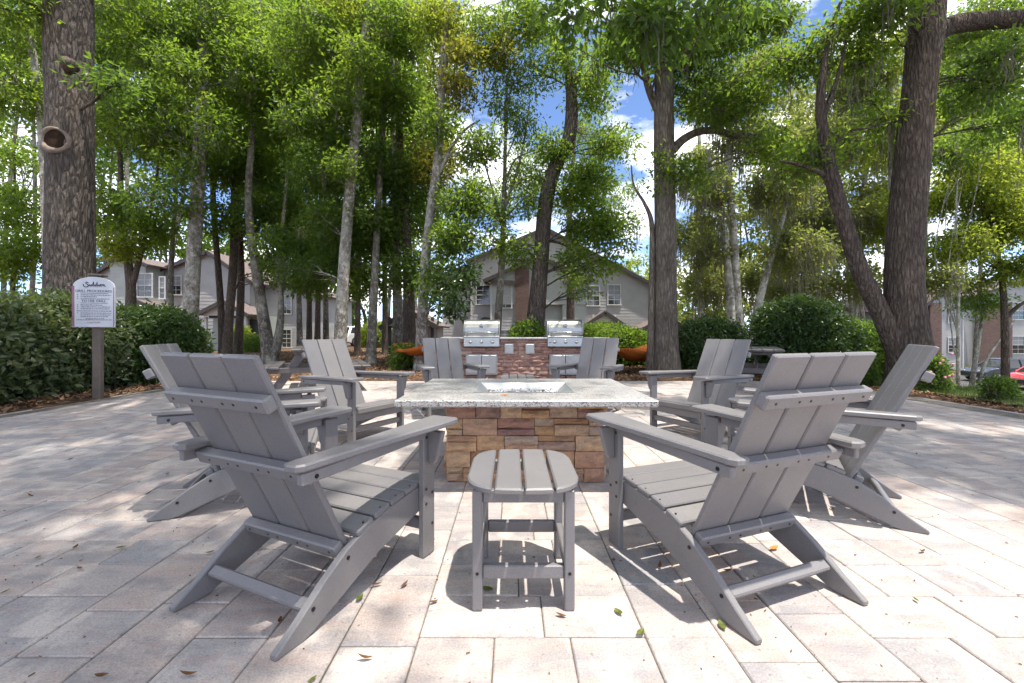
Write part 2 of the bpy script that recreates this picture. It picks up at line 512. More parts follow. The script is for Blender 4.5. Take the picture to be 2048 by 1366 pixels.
M['tyre'] = m_plain('tyre_rubber', (.02, .02, .02), .9)
M['lamp'] = m_plain('headlamp', (.6, .62, .65), .1, .3)
M['tail'] = m_plain('tail_lamp', (.35, .01, .01), .2)
M['pink'] = m_plain('pink_petals', (.65, .25, .3), .7)
M['fallbrown'] = m_plain('dry_brown_leaf', (.13, .06, .025), .8, 0, .2, .4, 40)
M['fallgreen'] = m_plain('green_fallen_leaf', (.10, .12, .02), .6, 0, .3, .4, 40)
M['fallorange'] = m_plain('orange_fallen_leaf', (.50, .19, .03), .7, 0, .3, .3, 40)

# ------------------------------------------------------------------ ground, lawn, parking, patio
PX0, PX1, PY0, PY1 = -6.2, 6.25, -2.0, 9.1
def sstep(t):
    t = np.clip(t, 0, 1); return t * t * (3 - 2 * t)
def terrain_z(x, y):
    x = np.asarray(x, float); y = np.asarray(y, float)
    z = -2.2 * sstep((x - 7.4) / 9.0) * sstep((y + 4) / 8)
    inside = (x > PX0 - .02) & (x < PX1 + .02) & (y > PY0 - .02) & (y < PY1 + .02)
    bump = .03 * np.sin(x * 1.7 + y * .6) * np.sin(y * 1.3 - x * .4) + .02 * np.sin(x * 4.1) * np.sin(y * 3.7)
    out = z + np.where(inside, 0, np.clip(bump, -.02, .06))
    return np.where(inside, -.09, out - .01)

def axis_pts(lo, hi, dense_lo, dense_hi, d):
    a = list(np.arange(dense_lo, dense_hi + 1e-6, d))
    v = dense_lo; s = d
    left = []
    while v > lo:
        s *= 1.22; v -= s; left.append(max(v, lo))
    v = dense_hi; s = d; right = []
    while v < hi:
        s *= 1.16; v += s; right.append(min(v, hi))
    return np.array(sorted(set(np.round(left + a + right + [PX0 - .021, PX0 - .019], 4))))
gx = axis_pts(-400, 500, -12, 22, .4)
gy = np.array(sorted(set(np.round(list(axis_pts(-120, 700, -2, 30, .4)) + [PY1 + .019, PY1 + .021], 4))))
gx = np.array(sorted(set(np.round(list(gx) + [PX1 + .019, PX1 + .021], 4))))
XX, YY = np.meshgrid(gx, gy)
ZZ = terrain_z(XX, YY)
nx, ny = len(gx), len(gy)
ii, jj = np.meshgrid(np.arange(ny - 1), np.arange(nx - 1), indexing='ij')
gf = np.stack([ii * nx + jj, ii * nx + jj + 1, (ii + 1) * nx + jj + 1, (ii + 1) * nx + jj], -1).reshape(-1, 4)
ground = obj('ground', np_mesh('ground', np.stack([XX, YY, ZZ], -1).reshape(-1, 3), gf, True), M['mulch'])
tag(ground, 'brown leaf covered ground under the trees', 'ground', kind='structure')

def draped(name, x0, x1, y0, y1, dz, mat, d=.5, wob=0.):
    xs = np.linspace(x0, x1, max(2, int((x1 - x0) / d))); ys = np.linspace(y0, y1, max(2, int((y1 - y0) / d)))
    X, Y = np.meshgrid(xs, ys)
    if wob:
        X = X + wob * np.sin(Y * 1.3) * (X == x0)
    Z = terrain_z(X, Y) + dz
    a, b = np.meshgrid(np.arange(len(ys) - 1), np.arange(len(xs) - 1), indexing='ij'); n = len(xs)
    f = np.stack([a * n + b, a * n + b + 1, (a + 1) * n + b + 1, (a + 1) * n + b], -1).reshape(-1, 4)
    return obj(name, np_mesh(name, np.stack([X, Y, Z], -1).reshape(-1, 3), f, True), mat)
tag(draped('lawn', 6.75, 15.0, 1.0, 60, .035, M['grassy'], .4, .12), 'green grass strip beside the patio and parking lot', 'lawn', kind='structure')
tag(draped('parking_lot', 16.5, 90, 6, 34, .06, M['asphalt'], 1.0), 'grey asphalt parking lot below the patio', 'parking lot', kind='structure')
tag(draped('lawn', -60, 60, 37.5, 75, .06, M['grassy'], 1.5), 'sunlit grass behind the grey houses', 'lawn', kind='structure')

patio = MB().box(((PX0 + PX1) / 2, (PY0 + PY1) / 2, -.0425), (PX1 - PX0, PY1 - PY0, .074), .002).build('patio', M['joint'])
tag(patio, 'patio of pale pinkish grey concrete pavers', 'patio', kind='structure')

paver_cells = []     # x0,x1,y0,y1
def single(x0, x1):
    y = PY0 - random.random() * .2
    while y < PY1 - .05:
        L = random.choice([.225, .30, .30, .41, .41])
        y1 = min(y + L, PY1)
        if PY1 - y1 < .12: y1 = PY1
        paver_cells.append((x0, x1, max(y, PY0), y1)); y = y1
def triple(x0, x1, y_off=0.):
    y = PY0 - .225 + (1.44 - PY0) % .225
    w = x1 - x0; alt = 0
    while y < PY1 - .05:
        y1 = min(y + .225, PY1)
        if PY1 - y1 < .1: y1 = PY1
        sp = random.choice([(1/3, 2/3), (.445,), (.555,), (1/3, 2/3), (.555,)])
        if abs(y - 1.44) < .02: sp = (.555,)
        if abs(y - 1.215) < .02: sp = (1/3, 2/3)
        e = [x0] + [x0 + w * s for s in sp] + [x1]
        for a, b in zip(e, e[1:]):
            if y1 > PY0: paver_cells.append((a, b, max(y, PY0), y1))
        y = y1
xs = -.305
triple(-.305, .437)
x = -.305; pat = [1, 1, 1, 1, 1, 3, 1, 1, 3, 1, 1, 1, 3, 1, 1, 1, 1]
for p in pat:
    w = .245 * p if p == 1 else .742
    if x - w < PX0 - .01: w = x - PX0
    if w < .1: break
    (triple if p == 3 and w > .7 else single)(x - w, x); x -= w
x = .437; pat = [1, 1, 1, 3, 1, 1, 1, 3, 1, 1, 3, 1, 1, 1, 1, 1]
for p in pat:
    w = .2475 if p == 1 else .742
    if x + w > PX1 + .01: w = PX1 - x
    if w < .1: break
    (triple if p == 3 and w > .7 else single)(x, x + w); x += w
def vis(c):
    xm, ym = (c[0] + c[1]) / 2, (c[2] + c[3]) / 2
    if ym < 1.2 or abs(xm) > ym * 1.19 + .2: return 1e6 - ym
    return ym
paver_cells.sort(key=vis)
pm_cache = {}
for c in paver_cells[:300]:
    w, l = round(c[1] - c[0] - .004, 3), round(c[3] - c[2] - .004, 3)
    if (w, l) not in pm_cache:
        o = MB().box((0, 0, -.03), (w, l, .06), .004)
        me = bpy.data.meshes.new('paver'); me.from_pydata(o.v, [], o.f); me.materials.append(M['paver']); pm_cache[(w, l)] = me
    obj('paver', pm_cache[(w, l)], None, patio, ((c[0] + c[1]) / 2, (c[2] + c[3]) / 2, random.uniform(-.0015, .0015)), (random.gauss(0, .003), random.gauss(0, .003), random.gauss(0, .002)))
mb = MB()
for c in paver_cells[300:]:
    cx, cy = (c[0] + c[1]) / 2, (c[2] + c[3]) / 2
    mb.box((cx, cy, -.03 + random.uniform(-.0015, .0015)), (c[1] - c[0] - .005, c[3] - c[2] - .005, .06), .005, Matrix.Rotation(random.gauss(0, .003), 3, 'X'))
tag(mb.build('pavers', M['paver'], patio), kind='stuff')
# soldier edge along the beds
for nm, x in (('edge_strip', PX0 - .05), ('edge_strip', PX1 + .05)):
    mb = MB()
    y = PY0
    while y < PY1:
        mb.box((x, y + .15, -.035), (.095, .294, .06), .006); y += .3
    tag(mb.build('edging', M['paver'], patio), kind='stuff')

# ------------------------------------------------------------------ stones
def rough_stone(w, h, d, seed, rough=.006):
    """block w (x) by h (z), front face on y=0 bulging to -y, back at y=d"""
    r = random.Random(seed)
    nxs = 4 if w > .16 else 3; nzs = 3 if h > .05 else 2
    vs = []; fs = []
    for j in range(nzs + 1):
        for i in range(nxs + 1):
            x = -w / 2 + w * i / nxs; z = -h / 2 + h * j / nzs
            edge = i in (0, nxs) or j in (0, nzs)
            y = .006 + r.uniform(0, rough * .7) if edge else -r.uniform(0, rough * 2)
            if not edge: x += r.uniform(-.2, .2) * w / nxs; z += r.uniform(-.2, .2) * h / nzs
            vs.append((x, y, z))
    for j in range(nzs):
        for i in range(nxs):
            a = j * (nxs + 1) + i
            fs.append((a, a + 1, a + nxs + 2, a + nxs + 1))
    b = len(vs)
    per = [i for i in range(nxs + 1)] + [j * (nxs + 1) + nxs for j in range(1, nzs + 1)] + [nzs * (nxs + 1) + i for i in range(nxs - 1, -1, -1)] + [j * (nxs + 1) for j in range(nzs - 1, 0, -1)]
    for i in per: vs.append((vs[i][0], d, vs[i][2]))
    n = len(per)
    for k in range(n):
        fs.append((per[k], b + k, b + (k + 1) % n, per[(k + 1) % n]))
    fs.append(tuple(b + k for k in range(n))[::-1])
    me = bpy.data.meshes.new('stone'); me.from_pydata(vs, [], fs); me.update()
    return me

def stone_face(parent, x0, x1, z0, z1, rows, origin, rz, mat, wr=(.09, .24), skip=(), split=.35, seed=1, name='stone'):
    """ledger courses on a vertical face; local x along face, front = local -y"""
    r = random.Random(seed); k = 0
    hs = [r.uniform(.8, 1.25) for _ in range(rows)]; t = sum(hs); hs = [h / t * (z1 - z0) for h in hs]
    z = z0
    Mx = Matrix.Translation(Vector(origin)) @ Matrix.Rotation(rz, 4, 'Z')
    for h in hs:
        x = x0
        while x < x1 - .005:
            w = r.uniform(*wr)
            if x1 - x - w < wr[0] * .7: w = x1 - x
            pieces = [(h, z)]
            if r.random() < split and h > .055:
                q = r.uniform(.35, .65); pieces = [(h * q, z), (h * (1 - q), z + h * q)]
            for hh, zz in pieces:
                cx, cz = x + w / 2, zz + hh / 2
                if any(a < cx - w * .3 and cx + w * .3 < b and c < cz - hh * .2 and cz + hh * .2 < d for a, b, c, d in skip):
                    continue
                me = rough_stone(w - .004, hh - .004, .05, seed * 1000 + k, .009); k += 1
                p = Mx @ Vector((cx, -r.uniform(.0, .028), cz))
                obj(name, me, mat, parent, p, (0, 0, rz))
            x += w
        z += h

# ------------------------------------------------------------------ fire pit table
fx, fy = .088, 3.297
fp = empty('fire_pit_table', (fx, fy, 0), 0, 'stone fire pit table with speckled granite top in the middle of the chairs', 'fire pit')
bw, bd, bh = 1.05, .73, .543
MB().box((0, 0, bh / 2 - .001), (bw - .05, bd - .05, bh), .003).build('core', M['mortar'], fp)
stone_face(fp, -bw / 2, bw / 2, .0, bh - .004, 5, (0, -bd / 2 + .005, 0), 0, M['stone'], (.10, .25), split=.62, seed=3)
stone_face(fp, -bd / 2 + .02, bd / 2 - .02, .0, bh - .004, 5, (bw / 2 - .005, 0, 0), R(90), M['stone'], (.09, .24), seed=4)
stone_face(fp, -bd / 2 + .02, bd / 2 - .02, .0, bh - .004, 5, (-bw / 2 + .005, 0, 0), R(-90), M['stone'], (.09, .24), seed=5)
stone_face(fp, -bw / 2, bw / 2, .0, bh - .004, 5, (0, bd / 2 - .005, 0), R(180), M['stone'], (.12, .28), seed=6)
tw, td, tt, tz = 1.6, 1.27, .044, .5655
pw, pd = .68, .57           # burner opening
top = empty_top = None
mb = MB()
sgx = (tw - pw) / 2; sgy = (td - pd) / 2
def ring_top(mb, o, i, z0, z1, b):
    ox, oy = o; ix, iy = i
    lv = [(ox - b, oy - b, z0), (ox, oy, z0 + b), (ox, oy, z1 - b), (ox - b, oy - b, z1), (ix, iy, z1), (ix, iy, z0)]
    vs = []; n = 4
    for (a, c, z) in lv:
        ch = min(.03, a * .05)
        vs += [(-a, -c, z), (a, -c, z), (a, c, z), (-a, c, z)]
    fs = []
    L = len(lv)
    for k in range(L):
        for q in range(4):
            q2 = (q + 1) % 4; k2 = (k + 1) % L
            fs.append((k * 4 + q, k * 4 + q2, k2 * 4 + q2, k2 * 4 + q))
    mb.add(vs, fs)
ring_top(mb, (tw / 2, td / 2), (pw / 2 - .001, pd / 2 - .001), .543, .587, .007)
mb.build('granite_top', M['granite'], fp)
# stainless pan with sloping walls
mb = MB()
o = [(-pw / 2 - .012, -pd / 2 - .012), (pw / 2 + .012, -pd / 2 - .012), (pw / 2 + .012, pd / 2 + .012), (-pw / 2 - .012, pd / 2 + .012)]
i1 = [(-pw / 2, -pd / 2), (pw / 2, -pd / 2), (pw / 2, pd / 2), (-pw / 2, pd / 2)]
i2 = [(-pw / 2 + .1, -pd / 2 + .1), (pw / 2 - .1, -pd / 2 + .1), (pw / 2 - .1, pd / 2 - .1), (-pw / 2 + .1, pd / 2 - .1)]
vs = [(*p, .5895) for p in o] + [(*p, .5905) for p in i1] + [(*p, .515) for p in i2]
fs = [(k * 4 + q, k * 4 + (q + 1) % 4, k * 4 + 4 + (q + 1) % 4, k * 4 + 4 + q) for k in range(2) for q in range(4)] + [(8, 9, 10, 11)]
mb.add(vs, fs); pan = mb.build('burner_pan', M['steel_pan'], fp)
mb = MB()
for k in range(620):
    px_, py_ = random.uniform(-pw / 2 + .075, pw / 2 - .075), random.uniform(-pd / 2 + .075, pd / 2 - .075)
    s = random.uniform(.010, .022)
    mb.box((px_, py_, .528 + random.uniform(0, .026)), (s, s * random.uniform(.6, 1.2), s * .7), s * .2, Matrix.Rotation(random.uniform(0, 3), 3, Vector((random.random(), random.random(), 1)).normalized()))
tag(mb.build('fire_glass', M['glassrock'], pan), kind='stuff')
mb = MB().tube([(-.12, -.03, .552), (.12, -.03, .552), (.12, .05, .552), (-.12, .05, .552), (-.12, -.03, .552)], .006, 8)
mb.build('burner_tube', M['steel_d'], pan)

# ------------------------------------------------------------------ adirondack chairs
def YZ(x):   # prism outline (y,z) extruded along x at x
    return Matrix(((0, 0, 1, x), (1, 0, 0, 0), (0, 1, 0, 0), (0, 0, 0, 1)))
LB = .029
def make_chair():
    c = empty('adirondack_chair')
    board = [(.0, .004), (.006, .0), (.105, .0), (.135, .008), (.45, .137), (.72, .205), (.775, .215), (.775, .312), (.66, .306), (.50, .285), (.38, .256), (.28, .214), (.18, .150), (.08, .072), (.0, .016)]
    for s in (-1, 1):
        MB().prism(board, LB, .004, YZ(s * (.285 - LB / 2))).build('side_rail', M['lumber'], c)
        leg = MB().prism([(.69, 0), (.772, 0), (.772, .558), (.69, .558)], LB, .004, YZ(s * (.285 + LB / 2 + .001))).build('front_leg', M['lumber'], c)
        # tapered bracket under the arm
        x0 = .285 + LB + .002
        br = [(s * x0, .415), (s * (x0 + .03), .415), (s * (x0 + .042), .43), (s * (x0 + .078), .559), (s * x0, .559)]
        Mb = Matrix(((1, 0, 0, 0), (0, 0, -1, .731), (0, 1, 0, 0), (0, 0, 0, 1)))
        MB().prism(br, LB, .004, Mb).build('arm_bracket', M['lumber'], c)
        # arm: tapered, widening towards the front, sloping slightly back
        arm = [(.262, .045), (.288, .03), (.325, .035), (.34, .06), (.372, .5), (.402, .74), (.402, .83), (.392, .842), (.262, .842), (.254, .83), (.262, .55)]
        a0 = math.atan2(.02, .8)
        Ma = Matrix.Translation((0, 0, .5735)) @ Matrix.Rotation(a0 * .8, 4, 'X')
        MB().prism([(s * p[0], p[1]) for p in arm], .026, .006, Ma).build('arm', M['lumber'], c)
        Mr = Matrix.Translation((s * .3165, .372, .5395 + .004)) @ Matrix.Rotation(a0 * .8, 4, 'X')
        MB().box((0, 0, 0), (LB - .002, .63, .040), .004, None).build('arm_rail', M['lumber'], c)
        ob = c.children[-1] if False else None
        o_ = [o for o in bpy.data.objects if o.parent == c and o.name.startswith('arm_rail')][-1]
        o_.matrix_local = Mr
    # seat slats
    ys = [.33, .422, .514, .606, .698]
    tops = lambda y: np.interp(y, [.28, .38, .50, .66, .775], [.214, .256, .285, .306, .312])
    for k, y in enumerate(ys):
        y0, y1 = y, y + (.086 if k < 4 else .082)
        ang = math.atan2(tops(y1) - tops(y0), y1 - y0)
        w = .572 if k < 3 else .568
        zc = (tops(y0) + tops(y1)) / 2 + .0125
        MB().box((0, 0, 0), (w, y1 - y0, .022), .005).build('seat_slat', M['lumber'], c, loc=(0, (y0 + y1) / 2, zc), rot=(ang, 0, 0))
    # rounded front slat between the legs, apron and stretcher
    MB().box((0, .792, .305), (.572, .026, .046), .009).build('front_slat', M['lumber'], c)
    MB().box((0, .7575, .255), (.512, .026, .085), .004).build('apron', M['lumber'], c)
    MB().box((0, .731, .135), (.566, .05, .027), .004, Matrix.Rotation(R(90), 3, 'X')).build('front_stretcher', M['lumber'], c)
    MB().box((0, .135, .088), (.511, .042, .026), .006, Matrix.Rotation(R(35), 3, 'X')).build('rear_stretcher', M['lumber'], c)
    # backrest: slats from (y .305,z .222) to (y -.05,z .925)
    p0 = Vector((0, .315, .205)); p1 = Vector((0, -.037, .925)); d = p1 - p0; L = d.length
    tilt = math.atan2(-(p1.y - p0.y), p1.z - p0.z)
    for k in (-1, 0, 1):
        MB().box((0, 0, L / 2), (.161, .022, L), .005).build('back_slat', M['lumber'], c, loc=(k * .1705, p0.y, p0.z), rot=(tilt, 0, 0))
    for z, w, hh in ((.775, .53, .052), (.530, .602, .052), (.212, .511, .05)):
        t = (z - p0.z) / d.z
        y = p0.y + d.y * t - .036
        MB().box((0, 0, 0), (w, .040, hh), .006).build('crossbar', M['lumber'], c, loc=(0, y, z), rot=(tilt, 0, 0))
    # bolts
    mb = MB()
    for s in (-1, 1):
        xo = s * (.285 + LB + .001)
        for y, z in ((.708, .30), (.752, .275), (.708, .235), (.752, .135), (.708, .53), (.752, .53)):
            mb.cyl((xo - s * .004, y, z), (xo + s * .0025, y, z), .0065, 10)
        xo = s * .285
        for y, z in ((.285, .185), (.135, .085)):
            mb.cyl((xo - s * .004, y, z), (xo + s * .0025, y, z), .0075, 10)
        xo = s * (.3165 + LB / 2 - .001)
        mb.cyl((xo - s * .004, .11, .536), (xo + s * .0025, .11, .536), .0075, 10)
    n = Vector((0, -math.cos(tilt), -math.sin(tilt)))
    for z in (.775, .530, .212):
        t = (z - p0.z) / d.z
        q = Vector((0, p0.y + d.y * t - .036, z)) + n * .020
        for x in (-.22, -.11, -.055, .055, .11, .22):
            p = q + Vector((x, 0, 0)); mb.cyl(p - n * .003, p + n * .0015, .0048, 8)
    for y in ys:
        for s in (-1, 1):
            mb.cyl((s * .27, y + .043, tops(y + .043) + .02), (s * .27, y + .043, tops(y + .043) + .0255), .004, 8)
    tag(mb.build('bolt_heads', M['bolt'], c), kind='stuff')
    return c

chair0 = make_chair()
def fwd_rz(f):   # rotation that sends +y to f
    return math.atan2(-f[0], f[1])
chairs = [
    ((-.969, 1.4475), (.43, .903), 'grey adirondack chair seen from behind, nearest on the left of the stool table'),
    ((1.039, 1.50), (-.371, .929), 'sunlit grey adirondack chair seen from behind, nearest on the right of the stool table'),
    ((-2.017, 2.573), (.936, .352), 'grey adirondack chair in profile half hidden behind the near left chair'),
    ((2.197, 2.405), (-.86, .509), 'grey adirondack chair in profile beyond the near right chair, facing the fire pit'),
    ((-1.90, 4.50), (.869, -.494), 'grey adirondack chair facing us in front of the left picnic table'),
    ((2.23, 4.59), (-.87, -.49), 'grey adirondack chair facing us in front of the right picnic table'),
    ((-.94, 5.89), (.36, -.93), 'bluish grey adirondack chair behind the fire pit before the left grill'),
    ((1.17, 5.87), (-.48, -.88), 'bluish grey adirondack chair behind the fire pit before the right grill'),
]
for i, (p, f, lab) in enumerate(chairs):
    o = chair0 if i == 0 else copy_tree(chair0)
    o.location = (p[0], p[1], .001); o.rotation_euler = (0, 0, fwd_rz(f))
    tag(o, lab, 'chair', 'adirondack chairs around the fire pit')

# ------------------------------------------------------------------ slatted side tables
def make_table():
    t = empty('side_table')
    hw, hd = .208, .262
    # rounded outline of the top, cut in four slats
    def half(x):
        # depth of the top at offset x (rounded corners, bowed ends)
        r = .11; a = abs(x)
        base = hd - .028 * (a / hw) ** 2
        if a > hw - r:
            q = (a - (hw - r)) / r
            return base - r * (1 - math.sqrt(max(0, 1 - min(q, 1) ** 2)))
        return base
    gap = .012; sw = (2 * hw - 3 * gap) / 4
    for k in range(4):
        x0 = -hw + k * (sw + gap); x1 = x0 + sw
        xs_ = np.linspace(x0, x1, 9)
        ol = [(x, -half(x)) for x in xs_] + [(x, half(x)) for x in xs_[::-1]]
        MB().prism(ol, .024, .006, Matrix.Translation((0, 0, .445))).build('top_slat', M['lumber'], t)
    lx, ly = .165, .185
    for sx in (-1, 1):
        for sy in (-1, 1):
            MB().box((sx * lx, sy * ly, .216), (.036, .045, .431), .004).build('leg', M['lumber'], t)
    for sy in (-1, 1):
        MB().box((0, sy * ly, .407), (2 * lx - .037, .028, .046), .004).build('top_rail', M['lumber'], t)
        MB().box((0, sy * ly, .135), (2 * lx - .037, .028, .048), .004).build('stretcher', M['lumber'], t)
    for sx in (-1, 1):
        MB().box((sx * lx, 0, .407), (.026, 2 * ly - .046, .046), .004).build('top_rail', M['lumber'], t)
        MB().box((sx * lx, 0, .135), (.026, 2 * ly - .046, .048), .004).build('stretcher', M['lumber'], t)
    mb = MB()
    for sx in (-1, 1):
        for sy in (-1, 1):
            for z in (.135,):
                y = sy * (ly + .0225); mb.cyl((sx * lx, y - sy * .003, z), (sx * lx, y + sy * .002, z), .006, 8)
                x = sx * (lx + .018); mb.cyl((x - sx * .003, sy * (ly - .01), z), (x + sx * .002, sy * (ly - .01), z), .006, 8)
    tag(mb.build('bolt_heads', M['bolt'], t), kind='stuff')
    return t
tab0 = make_table()
for i, (p, rz, lab) in enumerate([
        ((.041, 1.775), 0, 'small grey slatted side table standing alone in the front centre'),
        ((-1.80, 3.58), R(75), 'small grey slatted side table between the two chairs on the left'),
        ((2.03, 3.52), R(-72), 'small grey slatted side table between the two chairs on the right'),
        ((.07, 5.45), 0, 'small grey slatted side table behind the fire pit between two chairs')]):
    o = tab0 if i == 0 else copy_tree(tab0)
    o.location = (p[0], p[1], .001); o.rotation_euler = (0, 0, rz)
    tag(o, lab, 'side table', 'slatted side tables')

# ------------------------------------------------------------------ picnic tables
def make_picnic():
    t = empty('picnic_table')
    Lh = .92
    for k in range(5):
        MB().box((-.30 + k * .15, 0, .715), (.143, 2 * Lh, .034), .006).build('top_plank', M['lumber_shaded'], t)
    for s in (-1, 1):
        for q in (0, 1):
            MB().box((s * (.70 + q * .148 - .074), 0, .430), (.141, 2 * Lh, .034), .006).build('bench_plank', M['lumber_shaded'], t)
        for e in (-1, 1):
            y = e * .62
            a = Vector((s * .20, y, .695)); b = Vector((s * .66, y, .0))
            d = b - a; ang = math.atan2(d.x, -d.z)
            MB().box((0, 0, 0), (.135, .036, d.length), .004).build('leg', M['lumber_shaded'], t, loc=tuple((a + b) / 2), rot=(0, -ang, 0))
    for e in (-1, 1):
        MB().box((0, e * .62 + e * .037, .375), (1.56, .036, .09), .004).build('cross_beam', M['lumber_shaded'], t)
        MB().box((0, e * .62 + e * .037, .665), (.70, .036, .06), .004).build('top_batten', M['lumber_shaded'], t)
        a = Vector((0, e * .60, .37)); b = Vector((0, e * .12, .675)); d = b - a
        MB().box((0, 0, 0), (.036, .07, d.length), .004).build('brace', M['lumber_shaded'], t, loc=tuple((a + b) / 2), rot=(-math.atan2(d.y, d.z), 0, 0))
    MB().box((0, 0, .68), (.70, .08, .034), .004).build('centre_batten', M['lumber_shaded'], t)
    return t
pic0 = make_picnic()
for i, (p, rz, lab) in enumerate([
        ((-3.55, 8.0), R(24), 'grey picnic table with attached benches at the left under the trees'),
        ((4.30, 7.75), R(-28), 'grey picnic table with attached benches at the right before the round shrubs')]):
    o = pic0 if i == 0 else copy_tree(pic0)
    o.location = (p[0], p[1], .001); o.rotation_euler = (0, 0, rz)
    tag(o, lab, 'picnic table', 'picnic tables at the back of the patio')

# ------------------------------------------------------------------ grill island with two grills
GY = 9.45
isl = empty('grill_island', (.27, GY, 0), 0, 'brown stone grill island with granite counter and steel doors', 'grill island')
ix0, ix1, ih = -1.78, 1.80, .862
MB().box((0, .425, ih / 2), (ix1 - ix0 - .06, .64, ih), .003).build('core', M['mortar'], isl)
gl, gr_ = -.925, .88           # grill centres (local x)
gw = .77
skip = [(gl - gw / 2, gl + gw / 2, .70, 2), (gr_ - gw / 2, gr_ + gw / 2, .70, 2), (gl - .33, gl + .33, .10, .53), (gr_ - .33, gr_ + .33, .10, .53)]
plates = [(-.335, .655), (.115, .655)]
stone_face(isl, ix0, ix1, 0, ih, 10, (0, .075, 0), 0, M['stone2'], (.13, .34), skip, .2, 21)
stone_face(isl, 0, .66, 0, ih, 10, (ix1 - .03, .07, 0), R(90), M['stone2'], (.13, .34), (), .2, 22)
stone_face(isl, -.66, 0, 0, ih, 10, (ix0 + .03, .07, 0), R(-90), M['stone2'], (.13, .34), (), .2, 23)
mb = MB()
segs = [(ix0 - .03, gl - gw / 2 - .004), (gl + gw / 2 + .004, gr_ - gw / 2 - .004), (gr_ + gw / 2 + .004, ix1 + .03)]
for a, b in segs:
    MB().box(((a + b) / 2, .39, ih + .018), (b - a, .80, .036), .006).build('counter_slab', M['granite'], isl)
MB().box(((ix0 + ix1) / 2, .74, ih + .018), (ix1 - ix0 + .06, .09, .0355), .006).build('counter_slab', M['granite'], isl)
for cx in (gl, gr_):
    for s in (-1, 1):
        dr = MB().box((cx + s * .163, .018, .315), (.318, .028, .40), .006).build('door', M['steel_d'], isl)
        xh = cx + s * .045
        MB().tube([(xh, .004, .36), (xh, -.03, .35), (xh, -.034, .29), (xh, -.03, .23), (xh, .004, .22)], .008, 8).build('door_handle', M['chrome'], dr, True)
    fr = MB()
    for (c_, s_) in (((cx, .03, .525), (.68, .03, .022)), ((cx, .03, .105), (.68, .03, .022)), ((cx - .333, .03, .315), (.022, .03, .40)), ((cx + .333, .03, .315), (.022, .03, .40))):
        fr.box(c_, s_, .003)
    fr.build('door_frame', M['steel_d'], isl)
for a, b in plates:
    pl = MB().box((a, .022, b), (.20, .03, .225), .008).build('cover_plate', M['steel_d'], isl)
    MB().box((a, .003, b), (.165, .012, .19), .006).build('plate_lid', M['steel_d'], pl)

def make_grill():
    g = empty('built_in_grill')
    # local: x right, y back, z up from counter reference 0 = .69 bottom of panel
    prof = [(.02, .245), (.005, .27), (.0, .34), (.012, .42), (.05, .50), (.11, .555), (.20, .59), (.42, .60), (.50, .585), (.50, .245)]
    Mx = YZ(0)
    lid = MB().prism(prof, .73, .010, Mx).build('lid', M['steel'], g)
    for s in (-1, 1):
        MB().prism([(p[0] - .004 if i < 6 else p[0], p[1]) for i, p in enumerate(prof)], .022, .006, YZ(s * .3765)).build('lid_end_cap', M['steel_d'], lid)
    MB().tube([(-.30, .0, .30), (-.29, -.05, .305), (-.15, -.068, .318), (0, -.072, .322), (.15, -.068, .318), (.29, -.05, .305), (.30, .0, .30)], .013, 10).build('lid_handle', M['chrome'], lid, True)
    th = MB().cyl((0, .028, .475), (0, -.004, .465), .042, 24).build('thermometer', M['chrome'], lid, True)
    MB().cyl((0, -.003, .4655), (0, -.0055, .4645), .031, 20).build('dial_face', M['signwhite'], th)
    MB().box((0, .22, .222), (.77, .46, .036), .006).build('trim_shelf', M['steel'], g)
    MB().prism([(-.035, .02), (-.03, .012), (.02, .012), (.02, .20), (-.01, .20)], .77, .006, YZ(0)).build('control_panel', M['steel'], g)
    MB().box((0, .22, .11), (.70, .38, .19), .004).build('firebox', M['black'], g)
    MB().box((0, -.012, .0), (.77, .05, .020), .004).build('drip_lip', M['bolt'], g)
    for x in (-.235, 0, .235):
        k = MB().cyl((x, -.018, .115), (x, -.030, .115), .040, 20).build('knob', M['chrome'], g, True)
        MB().tube([(x, -.028, .115), (x, -.055, .115), (x, -.062, .115)], [.027, .025, .018], 16).build('knob_grip', M['chrome'], k, True)
    MB().box((-.33, -.024, .095), (.05, .006, .028), .002, Matrix.Rotation(R(7), 3, 'X')).build('badge', M['chrome'], g)
    return g
g0 = make_grill()
for i, (cx, lab) in enumerate([(gl, 'stainless steel grill at the left end of the island'), (gr_, 'stainless steel grill with bright sun glare at the right end of the island')]):
    o = g0 if i == 0 else copy_tree(g0)
    o.location = (.27 + cx, GY + .02, .69)
    tag(o, lab, 'grill', 'grills built into the stone island')

# ------------------------------------------------------------------ sign
sp = GP(196, 797)
sgn = empty('grill_rules_sign', (sp.x, sp.y, -.02), R(16), 'white arched grill rules sign on a brown square post by the hedge', 'sign')
MB().box((0, 0, .93), (.105, .105, 1.88), .010).build('post', M['post'], sgn)
MB().prism([(-.085, -.085), (.085, -.085), (.085, .085), (-.085, .085)], .035, .012, Matrix.Translation((0, 0, 1.887))).build('post_cap', M['post'], sgn)
SXX = .80
arch = [(-.325, 0), (.325, 0), (.325, .60)] + [(.325 * math.cos(a), .60 + .155 * math.sin(a)) for a in np.linspace(0.25, math.pi - .25, 13)] + [(-.325, .60)]
SM = Matrix.Translation((0, -.085, 1.10)) @ Matrix(((1, 0, 0, 0), (0, 0, -1, 0), (0, 1, 0, 0), (0, 0, 0, 1)))
panel = MB().prism([(a_ * SXX, b_) for a_, b_ in arch], .03, .004, SM).build('panel', M['signwhite'], sgn)
FRONT = -.085 - .015
